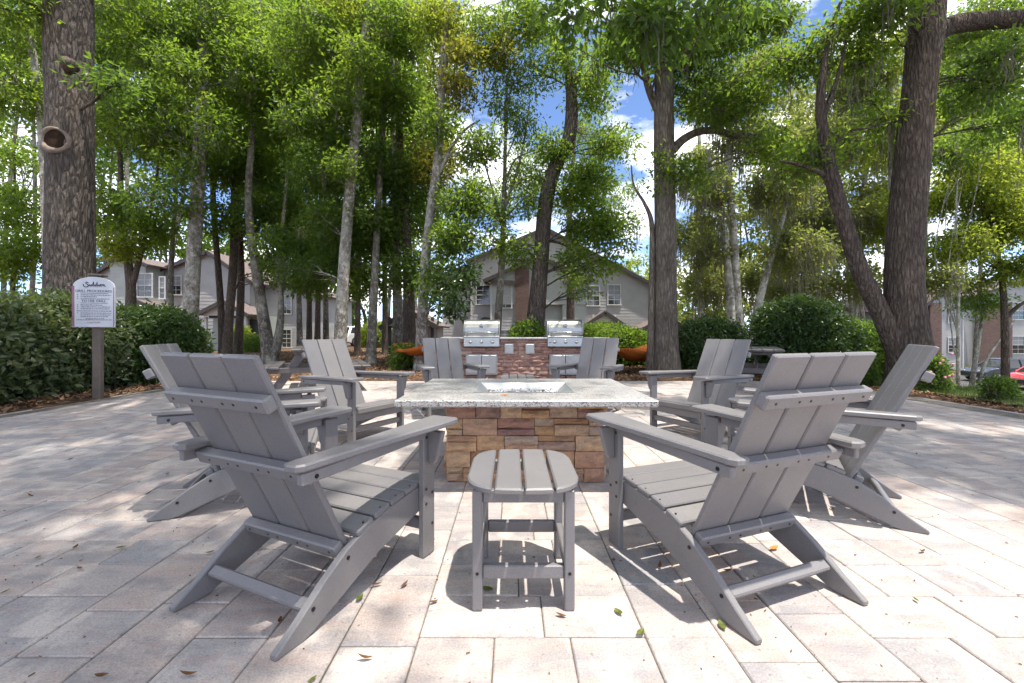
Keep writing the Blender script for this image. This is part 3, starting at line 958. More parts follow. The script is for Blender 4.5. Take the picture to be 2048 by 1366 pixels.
def on_sign(mb, x0, x1, z0, z1, name, mat, dy=.0015):
    y = FRONT - dy
    x0, x1 = x0 * SXX, x1 * SXX
    return mb.add([(x0, y, 1.10 + z0), (x1, y, 1.10 + z0), (x1, y, 1.10 + z1), (x0, y, 1.10 + z1)], [(0, 1, 2, 3)])
mb = MB(); on_sign(mb, -.322, -.292, .01, .615, '', None); on_sign(mb, .300, .315, .01, .60, '', None); mb.build('border_stripe', M['inkpurple'], panel)
mb = MB(); on_sign(mb, -.334, -.323, .0, .60, '', None, -.004); mb.build('border_line', M['inkpurple'], panel)
def text_mesh(s, size, x, z, mat, name):
    cu = bpy.data.curves.new(name, 'FONT'); cu.body = s; cu.size = size; cu.align_x = 'CENTER'; cu.extrude = .0008; cu.resolution_u = 3
    o = bpy.data.objects.new(name, cu); COL.objects.link(o)
    dg = bpy.context.evaluated_depsgraph_get()
    me = bpy.data.meshes.new_from_object(o.evaluated_get(dg))
    bpy.data.objects.remove(o); bpy.data.curves.remove(cu)
    me.materials.clear()
    return tag(obj(name, me, mat, panel, (x, FRONT - .002, 1.10 + z), (R(90), 0, 0)), kind='stuff')
text_mesh('GRILL PROCEDURES', .050, .0, .525, M['ink'], 'heading')
text_mesh('TO USE GRILL', .048, .0, .378, M['ink'], 'heading')
text_mesh('CAUTION', .036, .0, .062, M['inkred'], 'caution_word')
mb = MB()
for x0, x1, z in ((-.2, .22, .505), (-.2, .22, .358)): on_sign(mb, x0, x1, z, z + .006, '', None)
mb.build('rule_line', M['ink'], panel)
mb = MB(); r_ = random.Random(5)
def print_row(z, x0, x1, h=.014):
    x = x0
    while x < x1:
        w = r_.uniform(.012, .045)
        on_sign(mb, x, min(x + w, x1), z, z + h * r_.uniform(.8, 1.1), '', None); x += w + .007
for z, a, b in ((.475, -.2, .27), (.447, -.2, .05), (.418, -.2, .25), (.325, -.2, .14), (.297, -.2, .26), (.269, -.2, .25), (.236, -.26, .28), (.205, -.2, .28), (.178, -.2, .27), (.152, -.2, .22), (.122, -.12, .16), (.104, -.26, .28)):
    print_row(z, a, b)
for z in (.475, .447, .418, .325, .297, .269, .205): on_sign(mb, -.255, -.238, z, z + .015, '', None)
tag(mb.build('small_print', M['inkgrey'], panel), kind='stuff')
# flowing script emblem at the top of the panel
mb = MB()
def scr(pts, w=.004):
    P, Rr = catmull([(x * SXX, FRONT - .002, 1.10 + z) for x, z in pts], [w] * len(pts), 6)
    mb.tube(P, Rr, 5)
scr([(-.08, .66), (-.11, .675), (-.12, .655), (-.095, .64), (-.085, .615), (-.115, .60), (-.15, .61), (-.16, .64)], .006)
xx_ = -.075
for k in range(7):
    h = (.03, .03, .07, .03, .065, .03, .03)[k]
    scr([(xx_, .615), (xx_ + .012, .61 + h), (xx_ + .018, .615 + h * .5), (xx_ + .020, .612), (xx_ + .03, .62)], .004); xx_ += .028
scr([(.10, .645), (.13, .64), (.15, .62)], .006); scr([(.14, .645), (.165, .635), (.175, .61)], .006)
mb.build('script_emblem', M['ink'], panel)

# ------------------------------------------------------------------ hammocks
def hammock(a, b, sag, w, lab):
    a, b = Vector(a), Vector(b)
    h = empty('hammock', ((a + b) / 2).xy.to_3d(), 0, lab, 'hammock', 'orange hammocks under the trees')
    o = Vector(h.location)
    d = (b - a); L = d.length; dx = d.normalized(); side = Vector((-dx.y, dx.x, 0)).normalized()
    nu, nv = 22, 9
    vs = []; fs = []
    for i in range(nu + 1):
        t = .10 + .80 * i / nu
        c = a + d * t - Vector((0, 0, sag * 4 * t * (1 - t)))
        ww = w * (math.sin(math.pi * (t - .1) / .8) ** .5 * .92 + .08)
        for j in range(nv + 1):
            q = j / nv * 2 - 1
            p = c + side * q * ww * .5 + Vector((0, 0, .20 * ww * q * q * (1 if abs(q) < 1 else 1) + .012 * math.sin(9 * q + 5 * t)))
            vs.append(p - o)
    for i in range(nu):
        for j in range(nv):
            k = i * (nv + 1) + j; fs.append((k, k + 1, k + nv + 2, k + nv + 1))
    me = bpy.data.meshes.new('cloth'); me.from_pydata([tuple(v) for v in vs], [], fs)
    me.polygons.foreach_set('use_smooth', [True] * len(me.polygons))
    cl = obj('cloth', me, M['orange'], h)
    so = cl.modifiers.new('thick', 'SOLIDIFY'); so.thickness = .006
    mbf = MB()
    for j in (0, nv):
        for i in range(1, nu * 3):
            k = (i / 3); i0 = int(k); f_ = k - i0
            p = Vector(vs[i0 * (nv + 1) + j]).lerp(Vector(vs[min(i0 + 1, nu) * (nv + 1) + j]), f_)
            mbf.box(p - Vector((0, 0, .035)), (.012, .012, .07), .002)
    tag(mbf.build('fringe', M['orange'], h), kind='stuff')
    for e, p in ((0, a), (1, b)):
        MB().box(Vector((p.x - o.x, p.y - o.y, p.z * .5 + .03)), (.09, .09, p.z + .12), .008).build('post', M['bark_dark'], h)
        mbr = MB()
        ring = p - o + (dx * .05 if e == 0 else -dx * .05)
        i = 0 if e == 0 else nu
        for j in range(0, nv + 1, 1):
            mbr.cyl(tuple(ring), tuple(vs[i * (nv + 1) + j]), .004, 4)
        mbr.build('rope', M['post'], h)
hammock((2.35, 10.35, .80), (4.3, 12.4, .85), .56, 1.15, 'orange hammock hanging left of the thick trunk behind the right chair')
hammock((-3.6, 13.6, .85), (-1.75, 10.9, .80), .48, 1.0, 'orange hammock half hidden behind a pale trunk by the left chair')

# ------------------------------------------------------------------ houses
def siding(mb, x0, x1, z0, ztop, y, step=.21, proud=.016, flip=1):
    """horizontal lap boards on a wall in the plane y, facing -y; ztop(x) gives the roof line"""
    z = z0
    zmax = max(ztop(x) for x in np.linspace(x0, x1, 60))
    xs_ = np.linspace(x0, x1, 121)
    tv = np.array([ztop(x) for x in xs_])
    while z < zmax - .02:
        ok = xs_[tv > z + .03]
        ok2 = xs_[tv > z + step]
        if len(ok) > 1:
            a, b = ok[0], ok[-1]
            if len(ok2) > 1: a2, b2 = ok2[0], ok2[-1]; zt = z + step
            else: a2, b2 = (a + b) / 2 - .01, (a + b) / 2 + .01; zt = float(tv.max())
            mb.add([(a, y - proud, z), (b, y - proud, z), (b2, y - .002, zt), (a2, y - .002, zt), (a, y, z), (b, y, z)], [(0, 1, 2, 3), (4, 5, 1, 0)])
        z += step
def window(parent, x, z, w, h, y, sash=True, blind=True, lite=(2, 2)):
    wd = MB()
    t = .07
    for c_, s_ in (((x, y - .04, z + h / 2 + t / 2), (w + 2 * t, .05, t)), ((x, y - .05, z - h / 2 - t / 2), (w + 2 * t + .06, .08, t)), ((x - w / 2 - t / 2, y - .04, z), (t, .05, h)), ((x + w / 2 + t / 2, y - .04, z), (t, .05, h))):
        wd.box(c_, s_, .005)
    wo_ = wd.build('window', M['trim'], parent)
    MB().box((x, y - .012, z - h / 4), (w, .02, h / 2), .001).build('pane', M['glass'], wo_)
    MB().box((x, y - .012, z + h / 4), (w, .02, h / 2), .001).build('pane', M['blind'] if blind else M['glass'], wo_)
    mu = MB()
    mu.box((x, y - .03, z), (w, .03, .045), .002)
    for i in range(1, lite[0]):
        mu.box((x - w / 2 + w * i / lite[0], y - .027, z), (.025, .02, h), .002)
    for j in range(1, lite[1] * 2):
        if j != lite[1]: mu.box((x, y - .026, z - h / 2 + h * j / (2 * lite[1])), (w, .019, .025), .002)
    mu.build('muntins', M['trim'], wo_)
def roof_plane(mb, a, b, depth, t=.16, y0=0.):
    """sloped slab from a=(x,z) to b=(x,z), running from y0 back by depth"""
    ax, az = a; bx, bz = b
    d = Vector((bx - ax, 0, bz - az)); n = Vector((-d.z, 0, d.x)).normalized()
    if n.z < 0: n = -n
    o = n * t
    vs = [(ax, y0, az), (bx, y0, bz), (bx, y0 + depth, bz), (ax, y0 + depth, az)]
    vs += [(v[0] + o.x, v[1], v[2] + o.z) for v in vs]
    mb.add(vs, [(0, 1, 2, 3), (7, 6, 5, 4), (0, 4, 5, 1), (1, 5, 6, 2), (2, 6, 7, 3), (3, 7, 4, 0)])
def solid(mb, x0, x1, y0, y1, z0, ztl, ztr=None):
    ztr = ztl if ztr is None else ztr
    mb.add([(x0, y0, z0), (x1, y0, z0), (x1, y1, z0), (x0, y1, z0), (x0, y0, ztl), (x1, y0, ztr), (x1, y1, ztr), (x0, y1, ztl)],
           [(3, 2, 1, 0), (4, 5, 6, 7), (0, 1, 5, 4), (1, 2, 6, 5), (2, 3, 7, 6), (3, 0, 4, 7)])
def gable(parent, x0, x1, xa, ze0, ze1, za, y, depth, z0=-.3, sid='siding', roof='shingle', over=.35, step=.21, back=True):
    """gabled block: eaves at ze0/ze1, apex (xa,za), front wall in plane y"""
    ztop = lambda x: ze0 + (za - ze0) * (x - x0) / (xa - x0) if x < xa else za + (ze1 - za) * (x - xa) / (x1 - xa)
    mb = MB(); siding(mb, x0, x1, z0, ztop, y, step); mb.build('siding', M[sid], parent)
    mb = MB()
    fr = [(x0, z0), (x1, z0), (x1, ze1 - .02), (xa, za - .03), (x0, ze0 - .02)]
    n = len(fr)
    vs = [(p[0], y + .012, p[1]) for p in fr] + [(p[0], y + depth, p[1]) for p in fr]
    fs = [tuple(range(n)), tuple(range(n, 2 * n))[::-1]] + [(i, n + i, n + (i + 1) % n, (i + 1) % n) for i in range(n)]
    mb.add(vs, fs); mb.build('wall', M[sid], parent)
    s0 = (za - ze0) / (xa - x0); s1 = (za - ze1) / (x1 - xa)
    mb = MB()
    roof_plane(mb, (x0 - over, ze0 - over * s0), (xa, za), depth + .5, .10, y - .32)
    roof_plane(mb, (xa, za), (x1 + over, ze1 - over * s1), depth + .5, .10, y - .32)
    rf = mb.build('roof', M[roof], parent)
    mb = MB()
    for a, b in (((x0 - over, ze0 - over * s0), (xa, za)), ((xa, za), (x1 + over, ze1 - over * s1))):
        d = Vector((b[0] - a[0], 0, b[1] - a[1])); ang = -math.atan2(d.z, d.x)
        c_ = ((a[0] + b[0]) / 2, y - .34, (a[1] + b[1]) / 2)
        mb.box((c_[0], c_[1], c_[2] - .03), (d.length + .05, .04, .22), .006, Matrix.Rotation(ang, 3, 'Y'))
    mb.build('fascia', M['fascia'], rf)
    return ztop
def corner_board(parent, x, z0, z1, y):
    MB().box((x, y - .03, (z0 + z1) / 2), (.12, .07, z1 - z0), .006).build('corner_board', M['trim'], parent)
def brick_pier(parent, x, w, z0, z1, y, d=.6):
    p = MB().box((x, y + d / 2, (z0 + z1) / 2), (w - .02, d, z1 - z0), .004).build('pier', M['mortar'], parent)
    mb = MB(); z = z0; k = 0
    while z < z1 - .04:
        xx = x - w / 2 - (0 if k % 2 else .11)
        while xx < x + w / 2:
            a, b = max(xx, x - w / 2), min(xx + .215, x + w / 2)
            if b - a > .03:
                bx0, bx1, bz0, bz1 = a + .006, b - .006, z + .004, z + .069
                mb.add([(bx0, y - .037, bz0), (bx1, y - .037, bz0), (bx1, y - .037, bz1), (bx0, y - .037, bz1), (bx0, y + .01, bz0), (bx1, y + .01, bz0), (bx1, y + .01, bz1), (bx0, y + .01, bz1)], [(0, 1, 2, 3), (1, 5, 6, 2), (4, 0, 3, 7), (3, 2, 6, 7), (4, 5, 1, 0)])
            xx += .225
        z += .077; k += 1
    tag(mb.build('bricks', M['brick'], p), kind='stuff')

# centre house (about 30 m away)
s30 = 30 / F
hx = lambda p: (p - 1024) * s30
hz = lambda p: CH - (p - HZ) * s30
ch = empty('apartment_house', (hx(1085), 30, -.3), 0, 'grey sided two storey house with gables and brick piers behind the grills', 'house')
def ctr(e): return e
off = Vector(ch.location)
class Sub:      # helper shifting world metres to the house's own frame
    pass
ch.location = (0, 0, 0)
gable(ch, hx(943), hx(1300), hx(1090), hz(520), hz(568), hz(458), 30, 10, -.4, 'siding')
mbb = MB(); 
gable(ch, hx(880), hx(943) - .01, hx(930), hz(548), hz(532), hz(528), 31, 8, -.4, 'siding')
# projecting centre gable with a recessed porch between brick piers
gable(ch, hx(984), hx(1165), hx(1075), hz(562), hz(562), hz(522), 28.4, 1.55, hz(612), 'siding_g', over=.45)
gable(ch, hx(984), hx(1030), hx(1007), hz(570), hz(570), hz(569), 28.45, 1.5, -.4, 'siding', over=.0)
gable(ch, hx(1120), hx(1165), hx(1142), hz(570), hz(570), hz(569), 28.45, 1.5, -.4, 'siding_g', over=.0)
brick_pier(ch, hx(1043), .92, -.4, hz(540), 28.3, .9)
mb = MB(); siding(mb, hx(1057), hx(1130), -.4, lambda x: hz(535), 28.9, .16); mb.build('siding', M['siding_g'], ch)
solid_mb = MB(); solid(solid_mb, hx(1057), hx(1130), 28.91, 29.9, -.4, hz(533)); solid_mb.build('wall', M['siding_g'], ch)
for px_, py_, w_, h_, yy in ((966, 590, .85, 1.25, 30), (1011, 592, .72, 1.5, 28.45), (1163, 586, .8, 1.3, 30), (1228, 590, .8, 1.3, 30), (1010, 678, .75, 1.1, 28.45), (1197, 672, .75, 1.1, 30), (966, 676, .85, 1.2, 30)):
    x_, z_ = (px_ - 1024) * yy / F, CH - (py_ - HZ) * yy / F
    if px_ in (1163,): x_ = hx(1186); z_ = hz(592)
    window(ch, x_, z_, w_, h_, yy - .02, blind=(px_ not in (966, 1011)))
corner_board(ch, hx(943), -.4, hz(522), 30); corner_board(ch, hx(984) + .02, -.4, hz(570), 28.45); corner_board(ch, hx(1299), -.4, hz(570), 30)
# small porch roofs
gable(ch, hx(1178), hx(1226), hx(1202), hz(642), hz(642), hz(626), 28.9, 1.05, hz(645), 'siding_w', over=.3)
gable(ch, hx(948), hx(984), hx(972), hz(650), hz(641), hz(638), 28.9, 1.05, hz(648), 'siding', over=.25)
for p_ in (1181, 1223): MB().box((hx(p_), 29.0, 1.0), (.12, .12, 2.4), .006).build('porch_post', M['trim'], ch)
gable(ch, hx(1272), hx(1345), hx(1308), hz(655), hz(655), hz(636), 28.0, 2.0, hz(657), 'siding_w', over=.3)
gable(ch, hx(1276), hx(1341), hx(1308), hz(656), hz(656), hz(655.5), 28.05, 1.9, -.4, 'siding', over=.0)
# roof slope seen at the right
mb = MB(); roof_plane(mb, (hx(1240), hz(522)), (hx(1320), hz(572)), 9, .1, 31.0); mb.build('roof', M['shingle'], ch)
ch['label'] = 'grey sided two storey house with gables and brick piers behind the grills'

# small gabled shed between the trunks
sh = empty('storage_shed', (0, 0, 0), 0, 'small grey gabled shed with dark openings between the tree trunks', 'shed')
s22 = 21 / F
qx = lambda p: (p - 1024) * s22
qz = lambda p: CH - (p - HZ) * s22
gable(sh, qx(776), qx(866), qx(820), qz(648), qz(648), qz(622), 21, 3.2, qz(652), 'siding_w', over=.3)
mb = MB(); solid(mb, qx(776), qx(866), 22.2, 24.1, -.3, qz(646)); mb.build('rear_wall', M['siding'], sh)
mb = MB(); siding(mb, qx(818), qx(846), -.3, lambda x: qz(651), 21.1, .16); solid(mb, qx(818), qx(846), 21.11, 22.19, -.3, qz(650)); mb.build('front_wall', M['siding'], sh)
for p_ in (778, 864): MB().box((qx(p_), 21.1, .7), (.14, .14, 2.1), .006).build('corner_post', M['fascia'], sh)

# left house (about 27 m away)
lh = empty('apartment_house', (0, 0, 0), 0, 'grey sided house behind the pale trunks at the left with bay windows', 'house')
s27 = 27 / F
ax_ = lambda p: (p - 1024) * s27
az_ = lambda p: CH - (p - HZ) * s27
gable(lh, ax_(330), ax_(500), ax_(420), az_(540), az_(560), az_(505), 27, 9, -.4, 'siding')
gable(lh, ax_(262), ax_(330) - .01, ax_(300), az_(528), az_(535), az_(522), 25.6, 9, -.4, 'siding_g')
gable(lh, ax_(120), ax_(262) - .01, ax_(200), az_(560), az_(560), az_(510), 28.5, 9, -.4, 'siding')
gable(lh, ax_(500) + .01, ax_(592), ax_(545), az_(575), az_(580), az_(560), 28.4, 8, -.4, 'siding')
def winl(px_, py_, w_, h_, yy, **k):
    window(lh, (px_ - 1024) * yy / F, CH - (py_ - HZ) * yy / F, w_, h_, yy - .02, **k)
winl(291, 571, .82, 1.3, 25.6); winl(353, 571, .62, 1.1, 27); winl(326, 576, .25, 1.2, 25.6, lite=(1, 2)); winl(574, 610, .55, 1.1, 28.4, blind=False); winl(574, 677, .55, 1.1, 28.4, blind=False); winl(160, 580, .8, 1.2, 28.5); winl(225, 580, .8, 1.2, 28.5)
gable(lh, ax_(443), ax_(524), ax_(486), az_(628), az_(628), az_(606), 25.4, 1.6, az_(633), 'siding_w', over=.3)
gable(lh, ax_(320), ax_(368), ax_(330), az_(610), az_(624), az_(607), 25.3, 1.7, az_(626), 'siding_w', over=.25)
gable(lh, ax_(444), ax_(502), ax_(472), az_(633), az_(633), az_(632.5), 26.2, .8, -.4, 'siding_g', over=0)
d_ = MB().box((ax_(509), 26.9, .75), (.95, .08, 2.15), .006).build('door', M['door'], lh)
MB().cyl((ax_(509) - .36, 26.85, .75), (ax_(509) - .36, 26.80, .75), .03, 10).build('handle', M['chrome'], d_)
mb = MB()
for x_ in (ax_(509) - .53, ax_(509) + .53): mb.box((x_, 26.88, .75), (.10, .1, 2.2), .004)
mb.build('door_frame', M['trim'], lh)
for p_ in (446, 521): MB().box((ax_(p_), 25.5, .8), (.14, .14, 2.3), .006).build('porch_post', M['trim'], lh)
solid_mb = MB(); solid(solid_mb, ax_(500), ax_(540), 27.0, 28.3, -.4, az_(632)); solid_mb.build('wall', M['siding_g'], lh)

# right houses, on lower ground
def right_house(px0, px1, pa, pe, pap, Y, lab, sid, wins=(), brick=None):
    s_ = Y / F; z0 = -2.6
    o = empty('apartment_house', (0, 0, 0), 0, lab, 'house')
    gx_ = lambda p: (p - 1024) * s_
    gz_ = lambda p: CH - (p - HZ) * s_
    gable(o, gx_(px0), gx_(px1), gx_(pa), gz_(pe), gz_(pe), gz_(pap), Y, 9, z0, sid, step=.18)
    for a, b, w_, h_ in wins: window(o, gx_(a), gz_(b), w_, h_, Y - .02)
    if brick:
        for a, wdt, zt in brick: brick_pier(o, gx_(a), wdt, z0, gz_(zt), Y - .25, .5)
    corner_board(o, gx_(px0), z0, gz_(pe), Y); corner_board(o, gx_(px1), z0, gz_(pe), Y)
    return o
right_house(1610, 1700, 1655, 625, 590, 44, 'white gabled house roof peeping over the big hedge', 'siding_w', ((1655, 640, .9, 1.2),))
right_house(1700, 1800, 1742, 640, 596, 47, 'shingled house roof behind the leaning stem of the right oak', 'siding_w')
right_house(1845, 1925, 1882, 612, 578, 38, 'grey sided house with a brick corner right of the big oak', 'siding', ((1905, 630, .8, 1.3), (1905, 690, .8, 1.2)), ((1866, 1.0, 606),))
rh = right_house(1925, 2110, 2040, 600, 560, 42, 'brick and siding house behind the parked cars at the right edge', 'siding', ((2035, 622, 1.1, 1.6), (2035, 690, 1.1, 1.6)), ((1985, 3.2, 606),))
right_house(1392, 1462, 1430, 648, 630, 46, 'low reddish roof showing above the round shrub', 'siding_w')

# ------------------------------------------------------------------ cars
def car(loc, rz, mat, lab):
    c = empty('parked_car', loc, rz, lab, 'car')
    prof = [(-2.05, .32), (-1.98, .62), (-1.6, .80), (-.95, .90), (.9, .96), (1.85, .92), (2.0, .70), (2.03, .32)]
    def loft(prof_lo, ws, name, m, par):
        mb = MB()
        n = len(prof_lo); rings = []
        vs = []
        for w_, ins in ws:
            cz = .6
            vs += [(w_, p[0] * (1 - ins * .3), cz + (p[1] - cz) * (1 - ins)) for p in prof_lo]
        fs = []
        k = len(ws)
        for i in range(k - 1):
            for j in range(n):
                fs.append((i * n + j, i * n + (j + 1) % n, (i + 1) * n + (j + 1) % n, (i + 1) * n + j))
        fs.append(tuple(range(n))[::-1]); fs.append(tuple((k - 1) * n + j for j in range(n)))
        mb.add(vs, fs)
        return mb.build(name, m, par, False)
    full = prof + [(1.6, .22), (-1.7, .22)]
    loft(full, [(-.86, .12), (-.84, .03), (-.70, 0), (.70, 0), (.84, .03), (.86, .12)], 'body', mat, c)
    # glasshouse
    lo = [(-.98, .90), (1.75, .93)]; hi = [(-.25, 1.42), (1.35, 1.44)]
    def house(w0, w1, l0, l1, h0, h1, z0, z1, name, m, par):
        mb = MB(); vs = [(-w0, l0, z0), (w0, l0, z0), (w0, l1, z0), (-w0, l1, z0), (-w1, h0, z1), (w1, h0, z1), (w1, h1, z1), (-w1, h1, z1)]
        mb.add(vs, [(3, 2, 1, 0), (4, 5, 6, 7), (0, 1, 5, 4), (1, 2, 6, 5), (2, 3, 7, 6), (3, 0, 4, 7)])
        return mb.build(name, m, par)
    house(.78, .62, -1.0, 1.78, -.22, 1.35, .88, 1.42, 'windows', M['glass'], c)
    rf = house(.64, .56, -.28, 1.42, -.10, 1.25, 1.41, 1.485, 'roof', mat, c)
    for s in (-1, 1):
        for a, b, w_ in (((-1.0, .89), (-.22, 1.42), .05), ((.38, .89), (.38, 1.42), .06), ((1.78, .89), (1.35, 1.42), .09)):
            p = Vector((s * .785, a[0], a[1])); q = Vector((s * .625, b[0], b[1]))
            MB().cyl(tuple(p), tuple(q), w_, 6).build('pillar', mat, c)
        MB().box((s * .60, -1.96, .66), (.32, .12, .13), .03).build('headlight', M['lamp'], c)
        MB().box((s * .66, 1.93, .78), (.26, .14, .20), .03).build('tail_light', M['tail'], c)
        MB().box((s * .93, -.75, .96), (.14, .10, .11), .03).build('wing_mirror', mat, c)
        for y in (-1.25, 1.25):
            w_ = empty('wheel', (s * .78, y, .32)); w_.parent = c
            MB().tube([(s * -.09, 0, 0), (s * -.085, 0, 0), (s * .09, 0, 0), (s * .1, 0, 0)], [.28, .32, .32, .29], 24).build('tyre', M['tyre'], w_, True)
            mbw = MB().cyl((s * .095, 0, 0), (s * .108, 0, 0), .20, 20)
            for k in range(6):
                a = k * math.pi / 3
                mbw.box((s * .112, .10 * math.cos(a), .10 * math.sin(a)), (.02, .17, .035), .004, Matrix.Rotation(a, 3, 'X'))
            mbw.build('rim', M['chrome'], w_)
    MB().box((0, -2.03, .45), (1.5, .06, .22), .02).build('bumper', M['black'], c)
    return c
car((29.9, 24.5, -2.12), R(-88), M['car_red'], 'red parked car at the right edge beyond the patio')
car((31.9, 28.6, -2.12), R(-92), M['car_grey'], 'dark grey parked car beside the red one beyond the patio')
car((-12.2, 34.5, .02), R(160), M['car_white'], 'small white car parked far behind the left trunks')

# ------------------------------------------------------------------ trees
def unit(a):
    return a / np.maximum(np.linalg.norm(a, axis=-1, keepdims=True), 1e-9)

def leaf_arrays(C, rad, per, L, ratio=.44, flat=.65, droop=.25, upb=.9, g=None):
    g = g or rng
    n = len(C) * per
    c = np.repeat(C, per, 0); r = np.repeat(rad, per)
    d = unit(g.normal(size=(n, 3)))
    u = g.random(n) ** .55
    off = d * (r * u)[:, None]; off[:, 2] *= flat
    p = c + off
    ax = unit(d * .9 + g.normal(size=(n, 3)) * .6 + np.array([0, 0, -droop]))
    nm = g.normal(size=(n, 3)) * .75 + np.array([0, 0, upb])
    nm = unit(nm - ax * (nm * ax).sum(1, keepdims=True))
    sd = np.cross(nm, ax)
    l = L * (.65 + .7 * g.random(n)); w = l * ratio * .5
    a = p; t = p + ax * l[:, None] - nm * (l * .10)[:, None]
    m = p + ax * (l * .45)[:, None]
    b1 = m + sd * w[:, None] + nm * (w * .25)[:, None]; b2 = m - sd * w[:, None] + nm * (w * .25)[:, None]
    V = np.stack([a, b1, t, b2], 1).reshape(-1, 3)
    i = np.arange(n) * 4
    Ft = np.stack([np.stack([i, i + 1, i + 2], 1), np.stack([i, i + 2, i + 3], 1)], 1).reshape(-1, 3)
    return V, Ft

def moss_arrays(A, per, lmin, lmax, g=None):
    g = g or rng
    n = len(A) * per
    ln = np.repeat(lmin + (lmax - lmin) * g.random(len(A)) ** 1.5, per) * (.4 + .6 * g.random(n))
    p = np.repeat(A, per, 0) + g.normal(size=(n, 3)) * np.array([.07, .07, .03])
    th = g.random(n) * np.pi; sd = np.stack([np.cos(th), np.sin(th), np.zeros(n)], 1)
    K = 4
    V = np.zeros((n, K + 1, 2, 3))
    q = p.copy()
    for k in range(K + 1):
        w = .016 * (1 - .75 * k / K)
        V[:, k, 0] = q - sd * w; V[:, k, 1] = q + sd * w
        q = q + np.stack([g.normal(0, .03, n), g.normal(0, .03, n), -ln / K], 1)
    i = np.arange(n)[:, None] * (2 * (K + 1)); k = np.arange(K)[None] * 2
    a = (i + k).ravel()
    Fq = np.stack([a, a + 1, a + 3, a + 2], 1)
    return V.reshape(-1, 3), Fq

def bark_tube(P, Rr, sides, ridge=.0, seed=0):
    V, Fq = tube_np(P, Rr, sides)
    if ridge:
        g = np.random.default_rng(seed)
        n = len(P); V3 = V.reshape(n, sides, 3)
        th = np.arange(sides) / sides * 2 * np.pi
        zz = np.linspace(0, 1, n)[:, None] * n * .12
        dsp = np.zeros((n, sides))
        for k, a in ((2, .5), (3, .6), (5, .35), (9, .35), (14, .5), (19, .45), (26, .3)):
            ph = g.random() * 6.28; ph2 = g.random() * 6.28; fz = g.uniform(.3, 1.4) * (1 if k < 8 else 1.6)
            dsp += a * np.sin(k * th[None] + ph + 1.3 * np.sin(zz * fz + ph2)) * (.6 + .4 * np.sin(zz * fz * .7 + ph))
        dsp += g.normal(0, .35, dsp.shape)
        V3 = P[:, None] + (V3 - P[:, None]) * (1 + ridge * dsp[:, :, None])
        V = V3.reshape(-1, 3)
    return V, Fq

class Acc:
    def __init__(s): s.V = []; s.F = []; s.n = 0
    def add(s, V, Fc):
        s.V.append(V); s.F.append(Fc + s.n); s.n += len(V)
    def mesh(s, name, smooth): return np_mesh(name, np.concatenate(s.V), np.concatenate(s.F), smooth)

def pxline(pts, Y):
    P = []; Rr = []
    for t in pts:
        yy = t[3] if len(t) > 3 else Y
        P.append(tuple(W(t[0], t[1], yy))); Rr.append(t[2] * yy / F / 2 / math.sqrt(1 + ((t[0] - 1024) / F) ** 2) * .92)
    return P, Rr

